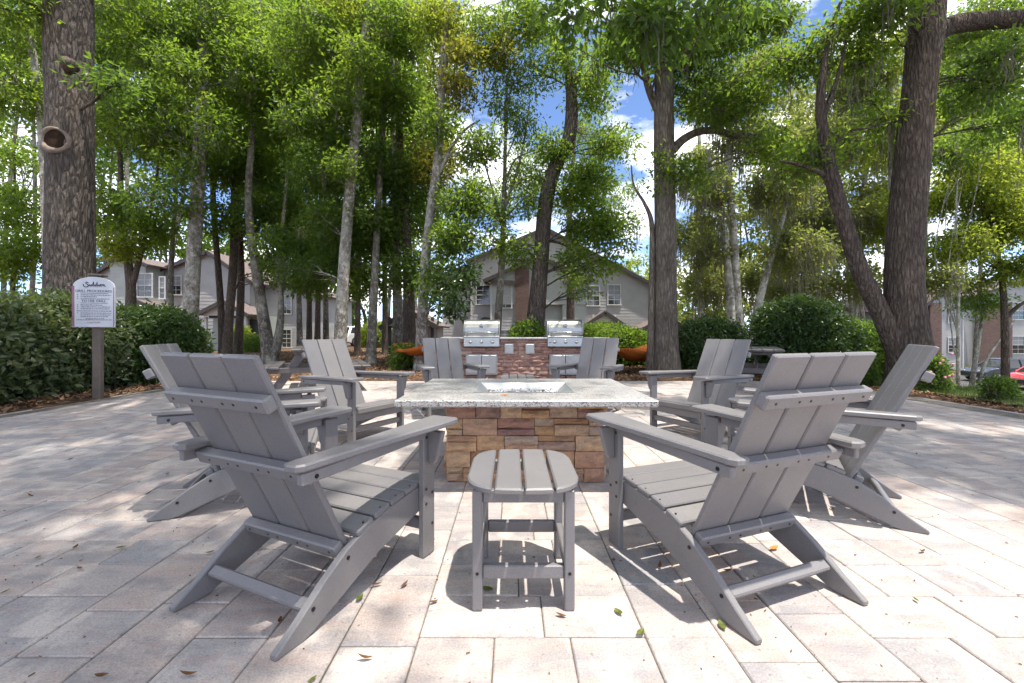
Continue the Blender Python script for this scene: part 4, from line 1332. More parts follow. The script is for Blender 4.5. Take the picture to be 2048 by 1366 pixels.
DENS = 1.58
def tree(name, label, stems, Y, blobs, leaf, bark, L=.11, per=26, cov=1.5, ratio=.44, sides=14, ridge=.02, twigs=True, group=None, moss=0, shade_blobs=(), cr=.42, seedk=0, flat=.65, mosslen=(.25, 1.0), limb_r=1.0, crowns=None):
    L = L * 1.12
    g = np.random.default_rng(1000 + seedk + len(label) * 7)
    base = np.array(pxline([stems[0][0]], Y)[0][0]); base[2] = float(terrain_z(base[0], base[1]))
    root = empty(name, tuple(base), 0, label, 'tree', group)
    B = base
    tr = Acc(); main = None
    for k, st in enumerate(stems):
        P, Rr = pxline(st, Y)
        if Y > 10: Rr = [r_ * (.80 if Y > 12.6 else .9) for r_ in Rr]
        if k == 0:
            P[0] = (P[0][0], P[0][1], B[2] - .1)
        P, Rr = catmull(P, Rr, 9 if sides > 20 else 5)
        V, Fq = bark_tube(P, Rr, sides if k == 0 else max(8, sides // 2), ridge, seedk * 10 + k)
        tr.add(V - B, Fq)
        if main is None: main = (P, Rr)
        else: main = (np.concatenate([main[0], P]), np.concatenate([main[1], Rr]))
    obj('trunk', tr.mesh('trunk', True), M[bark], root)
    lim = Acc(); tw = Acc(); crown = {}; mossA = []
    TP, TR = main
    all_blobs = []
    for b in blobs:
        px_, py_, rx, ry, yb, dy = b[:6]
        s = yb / F
        all_blobs.append((np.array(W(px_, py_, yb)), np.array([rx * s, dy, ry * s]), (b[6] if len(b) > 6 else cov) * (.78 if len(b) > 7 and b[7] == 'leaf_dark' and yb > 11 else 1.0), b[7] if len(b) > 7 else leaf, b[8] if len(b) > 8 else L, False))
    for b in shade_blobs:  # unseen overhead leaf masses, placed to shade and dapple the patio
        all_blobs.append((np.array(b[:3], float) - np.array([0, 1.2, 0]), np.array(b[3:6], float), b[6], b[7] if len(b) > 7 else leaf, b[8] if len(b) > 8 else .13, True))
    for c, rr, cv, lf, LL, wb in all_blobs:
        area = np.pi * rr[0] * max(rr[2], min(rr[1], rr[2] * 1.5))
        la = LL * LL * ratio * .5 * .55 * per
        n = max(6, int(cv * (1.0 if wb else DENS) * area / la))
        d = unit(g.normal(size=(n, 3))) * (g.random(n) ** .42)[:, None]
        # clumpy: pull towards a handful of sub centres
        ns = max(4, min(14, n // 18))
        sc = unit(g.normal(size=(ns, 3))) * (g.random(ns) ** .5 * .85)[:, None]
        which = ((d[:, None] - sc[None]) ** 2).sum(-1).argmin(1)
        pull = .28
        C = c + (d * (1 - pull) + sc[which] * pull) * rr
        C[:, 2] = np.maximum(C[:, 2], terrain_z(C[:, 0], C[:, 1]) + .25)
        V, Ft = leaf_arrays(C, cr * (.6 + .7 * g.random(n)) * (LL / .11) ** .5, per, LL, ratio, flat, .3, .9, g)
        crown.setdefault(lf, Acc()).add(V - B, Ft)
        # limb from the stem into the mass
        hd = np.hypot(TP[:, 0] - c[0], TP[:, 1] - c[1])
        score = np.abs(TP[:, 2] - (c[2] - .32 * hd if c[1] > Y - 2 else c[2] + 1.2)) + .35 * hd + (100 * (TP[:, 2] < .9 * Y + 1.2) if wb else 0) + 30 * (TR < .05)
        i0 = int(score.argmin()); A = TP[i0]
        dist = np.linalg.norm(c - A)
        r0 = min(TR[i0] * .62, (.016 + .0095 * dist) * limb_r)
        mid = A * .5 + c * .5 + np.array([g.normal(0, .06) * dist, g.normal(0, .06) * dist, .10 * dist * g.random()])
        P, Rr = catmull([A, A * .75 + mid * .25 + g.normal(0, .02, 3) * dist, mid, c], [r0, r0 * .8, r0 * .6, r0 * .28], 4)
        V, Fq = tube_np(P, Rr, 7); lim.add(V - B, Fq)
        SP = [P]
        for s_ in sc:
            e = c + s_ * rr
            k0 = int(g.integers(len(P) // 3, len(P) - 1)); a = P[k0]
            m_ = (a + e) / 2 + g.normal(0, .07, 3) * np.linalg.norm(e - a) + np.array([0, 0, .05])
            Q, Rq = catmull([a, m_, e], [min(Rr[k0] * .7, .03 + .004 * dist), .014, .006], 4)
            V, Fq = tube_np(Q, Rq, 5); lim.add(V - B, Fq); SP.append(Q)
        SPc = np.concatenate(SP)
        if twigs:
            sel = np.arange(n) if n < 500 else g.choice(n, 500, False)
            for q in sel:
                e = C[q]
                k0 = int(((SPc - e) ** 2).sum(1).argmin()); a = SPc[k0]
                m_ = (a + e) / 2 + g.normal(0, .05, 3)
                V, Fq = tube_np(np.array([a, m_, e]), np.array([.009, .006, .003]), 3); tw.add(V - B, Fq)
        if moss:
            k_ = max(1, int(n * moss)); mossA.append(C[g.choice(n, min(k_, n), False)])
    if lim.n: tag(obj('limbs', lim.mesh('limbs', True), M[bark], root), kind='stuff')
    if tw.n: tag(obj('twigs', tw.mesh('twigs', True), M[bark], root), kind='stuff')
    for lf, acc in crown.items():
        obj('crown', acc.mesh('crown', False), M[lf], root)
    if moss and mossA:
        V, Fq = moss_arrays(np.concatenate(mossA), 9, *mosslen, g)
        tag(obj('hanging_moss', np_mesh('hanging_moss', V - B, Fq), M['moss'], root), kind='stuff')
    return root

# --- the two big oaks and the thick trunk behind the chairs
oak = tree('oak_tree', 'massive dark oak trunk with a ringed hollow behind the sign', [
    [(142, 770, 168), (142, 720, 140), (141, 640, 124), (140, 520, 117), (141, 380, 112), (140, 250, 112), (138, 100, 114), (136, 0, 118), (132, -140, 112), (120, -330, 90), (105, -560, 60)],
    [(140, -40, 80), (200, -180, 66), (330, -330, 52), (520, -520, 40, 7.6), (760, -760, 26, 6.8)]], 8.6,
    [(225, 165, 60, 22, 8.1, .4, .8, 'leaf_dark'), (20, -10, 80, 60, 8.0, 1.0, .9, 'leaf_mid')], 'leaf_mid', 'bark_oak', .11, 26, 1.3, sides=96, ridge=.018, seedk=1, limb_r=1.2,
    shade_blobs=[(.55, 1.1, 9.4, 1.15, 1.3, .7, 2.2), (-1.3, 1.2, 9.6, 1.4, 1.4, .8, 2.2), (.0, -.6, 9.8, 1.6, 1.0, .8, 1.5), (-.6, 3.0, 9.8, 1.3, 1.2, .7, 1.7), (-2.8, 2.6, 9.8, 1.5, 1.5, .8, 1.8), (-4.6, 1.6, 10, 1.8, 1.8, .9, 1.2), (-4.4, 5.4, 10.4, 1.5, 1.2, .8, .8), (-1.2, -2.6, 10, 2.6, 1.4, .9, 1.3), (-2.0, 5.2, 10.8, 1.3, 1.2, .8, .9), (-5.0, -1.5, 10, 2.0, 1.6, 1.0, 1.3), (-3.4, 4.4, 10, 1.2, 1.1, .7, 1.2), (-1.7, 4.2, 10.2, 1.0, .9, .7, 1.0), (-5.2, 3.6, 10, 1.3, 1.2, .8, 1.1)])  # crown parts added above the frame to shade the left foreground
# ring hollow and a small knot on the oak
g_ = Vector((-8.575, 8.24, 4.63))
n_ = 34; aa = np.linspace(0, 2 * math.pi, n_)
bend = lambda x: 1.5 * x * x
V, Fq = tube_np(np.array([(math.cos(a) * .20, bend(math.cos(a) * .20) - .005, math.sin(a) * (.225 if math.sin(a) < 0 else .20)) for a in aa]), np.array([.034 + .010 * math.sin(3 * a + 1) + (.016 if math.sin(a) < -.3 else 0) for a in aa]), 10)
q_ = obj('branch_scar', np_mesh('branch_scar', V, Fq, True), M['cutwood'], oak, g_ - Vector(oak.location), (0, 0, R(14)))
vs = [(0, .0, 0)] + [(math.cos(a) * .19 * f, bend(math.cos(a) * .19 * f) - .012, math.sin(a) * .20 * f) for f in (.5, 1.0) for a in aa[:-1]]
m_ = n_ - 1
fs = [(0, 1 + k, 1 + (k + 1) % m_) for k in range(m_)] + [(1 + k, 1 + m_ + k, 1 + m_ + (k + 1) % m_, 1 + (k + 1) % m_) for k in range(m_)]
mb = MB(); mb.add(vs, fs); mb.build('hollow', M['hollow'], q_, False)
k_ = W(133, 128, 8.04)
mb = MB().tube([(0, .1, 0), (.01, -.05, .02), (.03, -.12, .0)], [.16, .10, .03], 10); mb.build('knot', M['bark_dark'], oak, True, loc=Vector(k_) - Vector(oak.location))

tree('oak_tree', 'big leaning oak with a side stem forking from its base at the right', [
    [(1826, 776, 150), (1824, 735, 122), (1818, 690, 108), (1810, 620, 98), (1808, 540, 92), (1815, 420, 88), (1826, 300, 84), (1838, 180, 80), (1850, 70, 86), (1862, -60, 78), (1872, -250, 58), (1880, -470, 36)],
    [(1866, 75, 50), (1900, 52, 54), (1960, 42, 52), (2030, 38, 50), (2120, 20, 44), (2260, -50, 34, 7.6)],
    [(1812, 765, 70), (1798, 715, 58), (1785, 680, 52), (1758, 620, 47), (1722, 545, 43), (1692, 455, 38), (1668, 370, 36), (1652, 300, 28), (1641, 215, 24), (1648, 130, 16), (1662, 60, 10), (1690, -20, 6)],
    [(1668, 372, 18), (1640, 345, 13), (1600, 330, 9), (1560, 322, 5)],
    [(1662, 360, 14), (1668, 300, 9), (1695, 265, 7), (1740, 255, 5), (1800, 240, 3)],
    [(1648, 230, 14), (1672, 165, 10), (1690, 95, 7), (1700, 20, 5)]], 8.1,
    [(1700, 90, 90, 70, 8.4, 1.0, .75), (1600, 120, 70, 60, 8.6, .9, .7), (1620, 320, 80, 50, 8.5, .7, .65), (1750, 240, 60, 60, 8.7, .7, .5), (1960, 150, 80, 60, 8.2, .9, .9, 'leaf_dark'), (1760, 20, 80, 50, 7.8, 1.0, .8), (2000, 250, 60, 60, 8.8, .7, .7, 'leaf_dark')],
    'leaf_mid', 'bark_red', .10, 24, 1.2, sides=84, ridge=.017, seedk=2, moss=.10, limb_r=.8,
    shade_blobs=[(4.9, 3.6, 9.6, 1.3, 1.1, .8, 1.7), (6.8, 3.0, 9.6, 1.5, 1.3, .9, 1.8), (6.2, 5.4, 9.8, 1.5, 1.3, .8, 1.5), (8.4, 5.2, 9.4, 1.5, 1.6, 1.0, 1.6), (8.8, 2.4, 9.8, 1.7, 1.5, 1.0, 1.5), (4.7, 5.4, 10.2, 1.1, .9, .7, 1.2), (5.7, 2.3, 9.6, 1.1, .8, .7, 1.5), (4.5, 2.9, 9.6, .8, .6, .6, 1.0), (5.6, 4.6, 9.8, 1.0, .9, .7, 1.3), (7.4, 7.6, 9.8, 1.5, 1.3, .9, 1.2), (10.2, 8.0, 9.2, 1.8, 1.6, 1.0, 1.0)])  # out of view overhead, set to shade the right of the patio

tree('thick_trunk_tree', 'straight thick grey brown trunk behind the right chair with a long bent limb', [
    [(1332, 756, 92), (1332, 735, 74), (1332, 680, 60), (1331, 560, 54), (1330, 420, 52), (1328, 280, 50), (1328, 150, 46), (1330, 20, 44), (1334, -150, 34), (1342, -330, 20)],
    [(1300, 752, 26), (1302, 690, 19), (1303, 620, 16), (1304, 520, 14), (1303, 445, 12), (1288, 405, 8), (1268, 372, 5), (1262, 330, 3)],
    [(1318, 225, 22), (1297, 175, 18), (1285, 115, 15), (1281, 40, 11), (1285, -60, 7)],
    [(1345, 300, 24), (1368, 278, 21), (1400, 263, 19), (1438, 262, 17), (1468, 272, 16), (1500, 270, 14), (1545, 264, 10), (1590, 268, 6)],
    [(1344, 140, 22), (1372, 90, 16), (1420, 60, 12), (1490, 40, 7)]], 10.4,
    [(1400, 90, 90, 60, 10.2, 1.2, 1.2), (1500, 60, 80, 55, 10.0, 1.2, 1.2), (1460, 200, 90, 50, 9.8, 1.0, 1.1), (1390, 190, 55, 50, 10.8, .9, .9), (1300, 60, 70, 60, 9.6, 1.0, 1.2), (1240, 110, 60, 60, 10.8, 1.0, .9), (1550, 290, 60, 45, 9.8, .8, .8), (1390, 345, 50, 40, 9.9, .7, .55), (1325, 330, 22, 60, 10.1, .3, .5),
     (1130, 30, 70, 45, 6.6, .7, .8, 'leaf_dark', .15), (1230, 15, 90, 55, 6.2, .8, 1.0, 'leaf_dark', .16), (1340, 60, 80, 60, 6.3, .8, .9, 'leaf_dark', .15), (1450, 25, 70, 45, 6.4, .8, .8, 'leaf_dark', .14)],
    'leaf_mid', 'bark_brown', .10, 24, 1.2, sides=40, ridge=.014, seedk=3, moss=.06, limb_r=.55,
    shade_blobs=[(1.2, 7.4, 11.2, 1.4, 1.1, .8, .9), (3.6, 6.2, 11.0, 1.3, 1.1, .8, .9), (.9, 5.3, 10.6, 1.2, .8, .7, .8), (4.6, 8.8, 11, 1.6, 1.2, .9, .9), (2.7, 4.6, 10.6, .9, .7, .6, .7), (1.9, 3.2, 10.2, 1.0, .7, .6, .55)])  # unseen leaves added overhead for dapples on fire pit and back paving

# --- trees of the middle distance
T = tree
T('slender_tree', 'broad pale blotched trunk rising left of centre behind the near left chair', [
    [(376, 730, 72), (378, 690, 54), (381, 640, 46), (386, 540, 43), (393, 420, 41), (400, 280, 39), (405, 140, 37), (408, 0, 34), (413, -160, 26), (420, -330, 14)]], 14,
  [(310, 70, 110, 75, 13.6, 2.0, 1.3), (440, 40, 100, 80, 14.4, 2.0, 1.2), (290, 250, 90, 80, 13.8, 1.8, 1.1), (330, 400, 70, 45, 13.2, 1.2, .8, 'leaf_dark'), (520, 150, 90, 80, 14.5, 1.8, 1.1), (415, 250, 60, 60, 13.0, 1.0, .8), (370, 140, 60, 50, 12.9, 1.0, .8), (360, 330, 40, 40, 13.2, .8, .6)], 'leaf_mid', 'bark_pale', .125, 24, seedk=4, sides=24, ridge=.012, moss=.03)
T('slender_tree', 'thin reddish peeling trunk just right of the broad pale trunk', [
    [(446, 714, 28), (443, 640, 21), (438, 560, 19), (431, 470, 17), (426, 380, 16), (428, 250, 14), (430, 100, 12), (433, -60, 8)]], 17,
  [(470, 340, 70, 60, 17, 1.6, 1.2), (420, 200, 70, 60, 17, 1.6, 1.0), (460, 60, 80, 60, 17, 1.6, 1.1)], 'leaf_mid', 'bark_red', .14, 22, seedk=5, twigs=False)
T('slender_tree', 'dark trunk with a curve, first of the two dark stems left of the porch', [
    [(452, 718, 36), (457, 650, 27), (464, 570, 25), (468, 490, 23), (468, 400, 20), (470, 250, 18), (472, 80, 14), (474, -80, 9)]], 17,
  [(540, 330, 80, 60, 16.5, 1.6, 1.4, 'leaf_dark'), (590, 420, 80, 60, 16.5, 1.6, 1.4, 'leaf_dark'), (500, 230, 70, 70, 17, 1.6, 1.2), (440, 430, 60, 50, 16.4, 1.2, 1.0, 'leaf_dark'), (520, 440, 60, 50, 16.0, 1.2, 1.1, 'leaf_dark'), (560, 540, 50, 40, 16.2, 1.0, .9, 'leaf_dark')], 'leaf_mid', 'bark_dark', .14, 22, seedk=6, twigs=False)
T('slender_tree', 'dark reddish stem, second of the two dark stems left of the porch', [
    [(474, 714, 30), (479, 650, 23), (482, 560, 21), (480, 470, 18), (476, 350, 16), (480, 200, 13), (482, 40, 9)]], 18,
  [(620, 330, 80, 60, 18, 1.6, 1.3, 'leaf_dark'), (430, 300, 60, 60, 18, 1.4, 1.2, 'leaf_dark'), (560, 60, 90, 70, 18, 1.8, 1.2)], 'leaf_mid', 'bark_dark', .14, 22, seedk=7, twigs=False)
T('forked_tree', 'leaning grey trunk forking beside the left picnic table', [
    [(541, 724, 52), (535, 690, 40), (526, 630, 33), (514, 550, 29), (502, 470, 25), (497, 380, 21), (506, 250, 18), (516, 100, 14), (520, -50, 9)],
    [(544, 722, 34), (556, 680, 26), (562, 620, 18), (560, 540, 14), (566, 450, 11), (575, 340, 8)]], 15,
  [(580, 500, 70, 60, 15, 1.3, 1.3, 'leaf_dark'), (620, 560, 60, 50, 15.4, 1.2, 1.1, 'leaf_dark'), (560, 210, 80, 80, 15, 1.6, 1.2), (640, 180, 70, 70, 15, 1.6, 1.1)], 'leaf_mid', 'bark_grey', .13, 24, seedk=8)
T('slender_tree', 'short dark forked tree beside the sign before the left house', [
    [(256, 722, 44), (258, 650, 33), (262, 580, 31), (254, 510, 24), (244, 430, 19), (240, 300, 15), (238, 150, 11)],
    [(263, 575, 22), (284, 500, 15), (302, 420, 11), (318, 320, 8)]], 14.5,
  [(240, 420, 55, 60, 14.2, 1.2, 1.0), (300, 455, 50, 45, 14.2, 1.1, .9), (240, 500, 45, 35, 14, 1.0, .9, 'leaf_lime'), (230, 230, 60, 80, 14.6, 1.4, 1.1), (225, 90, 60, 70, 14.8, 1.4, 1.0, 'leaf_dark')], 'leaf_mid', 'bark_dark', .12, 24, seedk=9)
T('slender_tree', 'thin mottled stem crossing the bay window of the left house', [
    [(341, 716, 24), (342, 640, 18), (341, 570, 17), (345, 480, 14), (352, 380, 11), (356, 250, 8)]], 16,
  [(360, 330, 60, 60, 16, 1.2, .8), (370, 200, 60, 60, 16, 1.2, .9)], 'leaf_mid', 'bark_grey', .13, 22, seedk=10, twigs=False)
T('slender_tree', 'straight pale trunk right of the facing left chair, leaning up to the right', [
    [(680, 736, 56), (680, 700, 40), (683, 630, 34), (689, 520, 32), (698, 400, 30), (709, 280, 29), (723, 150, 28), (736, 20, 26), (746, -120, 20), (754, -260, 12)],
    [(735, 40, 16), (765, -20, 12), (800, -90, 8)]], 13,
  [(620, 90, 80, 65, 12.8, 1.5, 1.2), (700, 200, 70, 60, 13.2, 1.5, 1.0), (790, 60, 80, 70, 13.2, 1.5, 1.1), (630, 240, 75, 60, 12.6, 1.5, 1.1), (690, 20, 80, 60, 13.4, 1.5, 1.1, 'leaf_lime'), (640, 350, 70, 50, 13.2, 1.2, 1.2, 'leaf_dark'), (650, 450, 60, 50, 13.6, 1.0, 1.0, 'leaf_dark'), (720, 110, 50, 50, 12.2, .8, .7), (690, 330, 40, 40, 12.2, .7, .6), (600, 540, 50, 40, 13.8, .9, .8, 'leaf_dark')], 'leaf_mid', 'bark_pale', .115, 24, seedk=11, sides=20, moss=.03)
T('slender_tree', 'thinner grey trunk right of the straight pale trunk', [
    [(741, 735, 38), (743, 690, 28), (746, 620, 24), (751, 520, 20), (757, 400, 18), (766, 250, 16), (776, 100, 14), (782, -60, 9)]], 14,
  [(720, 440, 70, 55, 14, 1.4, 1.4, 'leaf_dark'), (770, 340, 70, 60, 14.2, 1.4, 1.2, 'leaf_dark'), (800, 200, 70, 70, 14, 1.5, 1.1), (690, 520, 55, 45, 14.4, 1.2, 1.0, 'leaf_dark')], 'leaf_mid', 'bark_grey', .12, 24, seedk=12)
T('slender_tree', 'brown straight trunk standing before the shed, left one of a touching pair', [
    [(794, 726, 42), (795, 690, 32), (795, 620, 27), (793, 520, 24), (790, 400, 22), (788, 250, 18), (785, 60, 12)]], 15.5,
  [(820, 420, 70, 60, 15.5, 1.4, 1.4, 'leaf_dark'), (860, 250, 70, 70, 15.5, 1.5, 1.1), (740, 570, 60, 40, 15.5, 1.2, .8, 'leaf_dark')], 'leaf_mid', 'bark_grey', .13, 22, seedk=13, twigs=False)
T('slender_tree', 'darker thick trunk standing before the shed, right one of a touching pair', [
    [(820, 728, 50), (819, 690, 40), (818, 620, 33), (815, 520, 28), (808, 400, 24), (800, 300, 20), (795, 150, 14), (792, 0, 9)]], 15,
  [(830, 540, 65, 45, 14.6, 1.2, 1.2, 'leaf_dark'), (870, 330, 60, 60, 14.8, 1.3, 1.1, 'leaf_rust'), (760, 480, 60, 50, 15, 1.3, 1.2, 'leaf_dark')], 'leaf_mid', 'bark_red', .13, 22, seedk=14, twigs=False)
T('slender_tree', 'pale mottled trunk leaning right beside the chair at the left grill', [
    [(842, 742, 44), (843, 700, 32), (845, 630, 26), (850, 530, 24), (862, 420, 22), (875, 320, 21), (882, 200, 19), (890, 80, 17), (898, -60, 12), (905, -180, 7)],
    [(868, 370, 10), (900, 300, 8), (930, 260, 6), (960, 240, 4)]], 12,
  [(920, 150, 65, 70, 12, 1.3, .9, 'leaf_rust'), (965, 70, 60, 60, 12, 1.2, .7), (880, 40, 70, 60, 12.2, 1.3, 1.0, 'leaf_lime'), (930, 400, 55, 55, 11.8, 1.0, 1.1), (905, 480, 60, 45, 11.6, 1.0, 1.2), (918, 550, 45, 40, 11.4, .8, .8, 'leaf_gloss', .15), (895, 605, 35, 38, 11.2, .7, .7, 'leaf_gloss', .15), (960, 300, 45, 45, 12, .9, .6), (870, 250, 40, 50, 11.6, .7, .7), (1010, 110, 50, 50, 12.4, .9, .6, 'leaf_rust'), (1040, 40, 60, 45, 12.6, 1.0, .7), (870, 560, 45, 50, 11.8, .8, .8, 'leaf_dark')], 'leaf_mid', 'bark_pale', .105, 24, seedk=15, sides=20)
T('slender_tree', 'slim pale tree with sparse open branches rising behind the left grill', [
    [(988, 735, 28), (993, 680, 23), (998, 610, 20), (1004, 520, 17), (1008, 420, 14), (1010, 320, 10), (1013, 220, 6), (1014, 150, 4)],
    [(1006, 460, 9), (985, 380, 6), (965, 310, 4), (958, 250, 3)], [(1008, 420, 9), (1035, 340, 7), (1050, 270, 5), (1060, 200, 3)], [(1009, 370, 7), (1030, 320, 5), (1070, 300, 3)], [(1007, 440, 7), (1045, 400, 5), (1080, 375, 3)]], 13,
  [(960, 300, 45, 40, 13, .9, .45), (1050, 250, 50, 45, 13, .9, .45), (1010, 190, 55, 45, 13, .9, .45), (1050, 360, 45, 35, 13, .8, .45), (975, 430, 40, 35, 12.7, .8, .5), (1000, 480, 40, 30, 12.6, .8, .5)], 'leaf_mid', 'bark_grey', .10, 20, seedk=16, sides=12)
T('curving_tree', 'dark curving trunk rising between the two grills', [
    [(1058, 737, 70), (1062, 700, 54), (1072, 630, 44), (1081, 530, 38), (1091, 410, 36), (1108, 340, 34), (1138, 275, 33), (1143, 190, 28), (1130, 110, 20), (1098, 60, 12), (1070, 10, 7)],
    [(1142, 200, 14), (1165, 120, 10), (1180, 40, 7)], [(1084, 500, 8), (1050, 490, 7), (1015, 500, 5)], [(1092, 480, 8), (1125, 488, 6), (1150, 505, 4)]], 12.5,
  [(1165, 370, 60, 50, 12.2, 1.2, 1.5), (1190, 450, 60, 55, 12, 1.2, 1.5), (1150, 520, 50, 40, 12, 1.0, .55), (1205, 530, 40, 35, 11.8, 1.0, .5), (1110, 300, 45, 30, 12.2, .8, 1.0), (1180, 180, 60, 60, 12.6, 1.2, .8), (1220, 290, 50, 45, 12.6, 1.0, .8), (1120, 120, 50, 45, 12.4, 1.0, .55), (1040, 505, 45, 25, 12.3, .8, .7), (1250, 490, 30, 30, 11.8, .6, .4), (1165, 585, 35, 25, 11.6, .8, .3), (1060, 150, 50, 50, 12.6, .9, .45), (1070, 60, 55, 45, 12.4, .9, .6), (1060, 400, 40, 40, 12.3, .7, .5)], 'leaf_mid', 'bark_oak', .105, 24, seedk=17, sides=24, ridge=.014)
T('ivy_tree', 'shaggy brown ivy covered trunk in front of the centre house above the right grill', [
    [(1142, 706, 30), (1141, 640, 23), (1141, 560, 21), (1138, 470, 17), (1142, 380, 12), (1150, 260, 8), (1152, 140, 5)]], 22,
  [(1100, 400, 60, 50, 24, 2.0, .3), (1230, 380, 60, 50, 25, 2.0, .3), (1060, 330, 60, 60, 25, 2.0, .4), (1180, 280, 70, 60, 25, 2.0, .4), (1255, 450, 35, 30, 24, 1.5, .3), (1150, 550, 26, 34, 21, .7, .4), (1000, 400, 50, 50, 25, 1.8, .4)], 'leaf_mid', 'bark_red', .13, 20, seedk=33, twigs=False, moss=.1, mosslen=(.4, 1.8))
T('clump_tree', 'clump of pale twisting trunks behind the two round shrubs at the right', [
    [(1488, 726, 44), (1482, 680, 32), (1474, 600, 27), (1470, 520, 24), (1464, 430, 21), (1458, 330, 17), (1462, 200, 12), (1468, 60, 8)],
    [(1466, 726, 36), (1464, 650, 27), (1458, 560, 24), (1448, 470, 19), (1432, 380, 14), (1415, 300, 9)],
    [(1500, 726, 36), (1508, 660, 28), (1522, 590, 22), (1545, 510, 17), (1568, 430, 12), (1590, 350, 8)],
    [(1462, 440, 10), (1430, 410, 8), (1395, 400, 6), (1365, 395, 4)]], 15,
  [(1420, 400, 55, 60, 15, 1.3, .7), (1560, 380, 75, 65, 15.2, 1.5, .9), (1500, 280, 75, 60, 15, 1.4, .8), (1440, 200, 70, 60, 15.2, 1.4, .8), (1590, 500, 70, 55, 15, 1.4, .9), (1520, 150, 80, 60, 15.4, 1.5, .9), (1410, 500, 45, 50, 15.5, 1.2, .6)], 'leaf_olive', 'bark_pale', .12, 22, seedk=18, sides=16, moss=.35, mosslen=(.3, 1.5))
T('mossy_tree', 'pale grey mossy tree standing far behind the tallest rounded shrub', [
    [(1640, 708, 30), (1636, 620, 22), (1628, 500, 19), (1634, 380, 15), (1640, 250, 11), (1650, 100, 7)], [(1630, 520, 12), (1600, 440, 9), (1560, 380, 6)]], 21,
  [(1600, 420, 70, 55, 21, 2.0, 1.1), (1680, 460, 70, 60, 21, 2.0, 1.1), (1640, 300, 80, 70, 21, 2.0, 1.1), (1580, 560, 60, 45, 21, 1.8, 1.0), (1690, 570, 60, 40, 21, 1.8, .9), (1700, 180, 80, 70, 21, 2.0, 1.0)], 'leaf_olive', 'bark_pale', .15, 20, seedk=30, twigs=False, moss=.35, mosslen=(.4, 2.0))
T('mossy_tree', 'slim mossy tree filling the gap right of the thick trunk', [
    [(1400, 702, 24), (1402, 600, 18), (1396, 480, 15), (1400, 350, 12), (1396, 200, 8)]], 24,
  [(1385, 470, 55, 50, 24, 2.0, 1.1), (1420, 570, 55, 45, 24, 2.0, 1.1), (1400, 340, 60, 55, 24, 2.0, .9), (1500, 560, 60, 50, 24, 2.0, 1.0), (1440, 640, 50, 25, 24, 1.6, 1.0)], 'leaf_olive', 'bark_pale', .16, 20, seedk=31, twigs=False, moss=.35, mosslen=(.4, 2.0))
T('lime_tree', 'tall sunlit tree behind the top of the leaning oak at the right', [
    [(1790, 712, 26), (1788, 600, 20), (1784, 450, 17), (1780, 300, 13), (1776, 120, 8)]], 20,
  [(1780, 430, 55, 60, 20, 2.0, 1.1), (1900, 190, 80, 70, 20, 2.0, 1.1, 'leaf_mid'), (1960, 60, 90, 60, 20, 2.0, 1.1, 'leaf_mid'), (1780, 280, 60, 60, 20, 2.0, 1.0), (1750, 120, 70, 60, 20, 2.0, 1.0), (2030, 230, 50, 60, 20, 1.8, 1.0, 'leaf_dark'), (1900, 290, 60, 40, 19, 1.8, 1.0)], 'leaf_lime', 'bark_grey', .15, 20, seedk=32, twigs=False, moss=.15, mosslen=(.4, 1.6))
T('lime_tree', 'sunlit yellow green tree in front of the parked cars', [
    [(2012, 850, 34), (2011, 760, 28), (2010, 660, 24), (2006, 580, 20), (1995, 500, 15), (1985, 420, 10)],
    [(2008, 640, 18), (2040, 610, 14), (2085, 590, 10)]], 16,
  [(1930, 380, 80, 60, 16, 1.8, 1.5), (2010, 450, 80, 60, 16, 1.8, 1.5), (1910, 500, 65, 50, 15.6, 1.5, 1.3), (1990, 330, 70, 50, 16.5, 1.5, 1.2), (2040, 540, 50, 40, 15.5, 1.2, 1.2), (2070, 380, 60, 70, 16.5, 1.5, 1.2)], 'leaf_lime', 'bark_red', .13, 24, seedk=19, moss=.06)
T('slender_tree', 'thin bare pole of a trunk right of the big leaning oak', [
    [(1916, 830, 16), (1916, 740, 12), (1916, 640, 10), (1917, 560, 9), (1912, 450, 7), (1915, 350, 5)]], 15,
  [(1880, 560, 40, 35, 15, .9, .8, 'leaf_olive'), (1915, 300, 60, 50, 15, 1.1, .9, 'leaf_mid')], 'leaf_olive', 'bark_pale', .12, 22, seedk=20, moss=.3)
T('multi_stem_tree', 'small tree with slanting stems before the brick house at the right', [
    [(1938, 850, 22), (1945, 760, 17), (1956, 690, 13), (1965, 620, 10), (1960, 560, 7)], [(1940, 845, 18), (1965, 740, 12), (1992, 690, 9), (2030, 640, 6)]], 17,
  [(1955, 610, 40, 35, 17, 1.1, .9, 'leaf_dark'), (1930, 570, 40, 30, 17, 1.0, .8)], 'leaf_olive', 'bark_pale', .13, 20, seedk=21, twigs=False)
T('slender_tree', 'small leafy tree at the far left edge behind the hedge', [
    [(22, 716, 26), (24, 640, 20), (26, 560, 17), (34, 470, 13), (30, 380, 9), (28, 250, 6)]], 16,
  [(40, 420, 60, 60, 15.8, 1.4, 1.0), (20, 520, 50, 45, 15.6, 1.2, 1.0), (40, 320, 50, 45, 16, 1.2, .6), (60, 500, 45, 45, 15.4, 1.1, .9)], 'leaf_mid', 'bark_dark', .13, 22, seedk=22, twigs=False)
T('slender_tree', 'pale leaning trunk showing behind the massive oak at the upper left', [
    [(100, 727, 34), (96, 600, 28), (90, 400, 26), (80, 220, 25), (64, 100, 25), (42, 0, 24), (15, -120, 18)]], 14,
  [(30, 180, 60, 70, 13.6, 1.4, 1.2), (20, 60, 70, 70, 13.8, 1.5, 1.2), (230, 20, 60, 50, 14, 1.3, 1.0)], 'leaf_mid', 'bark_pale', .12, 22, seedk=23)
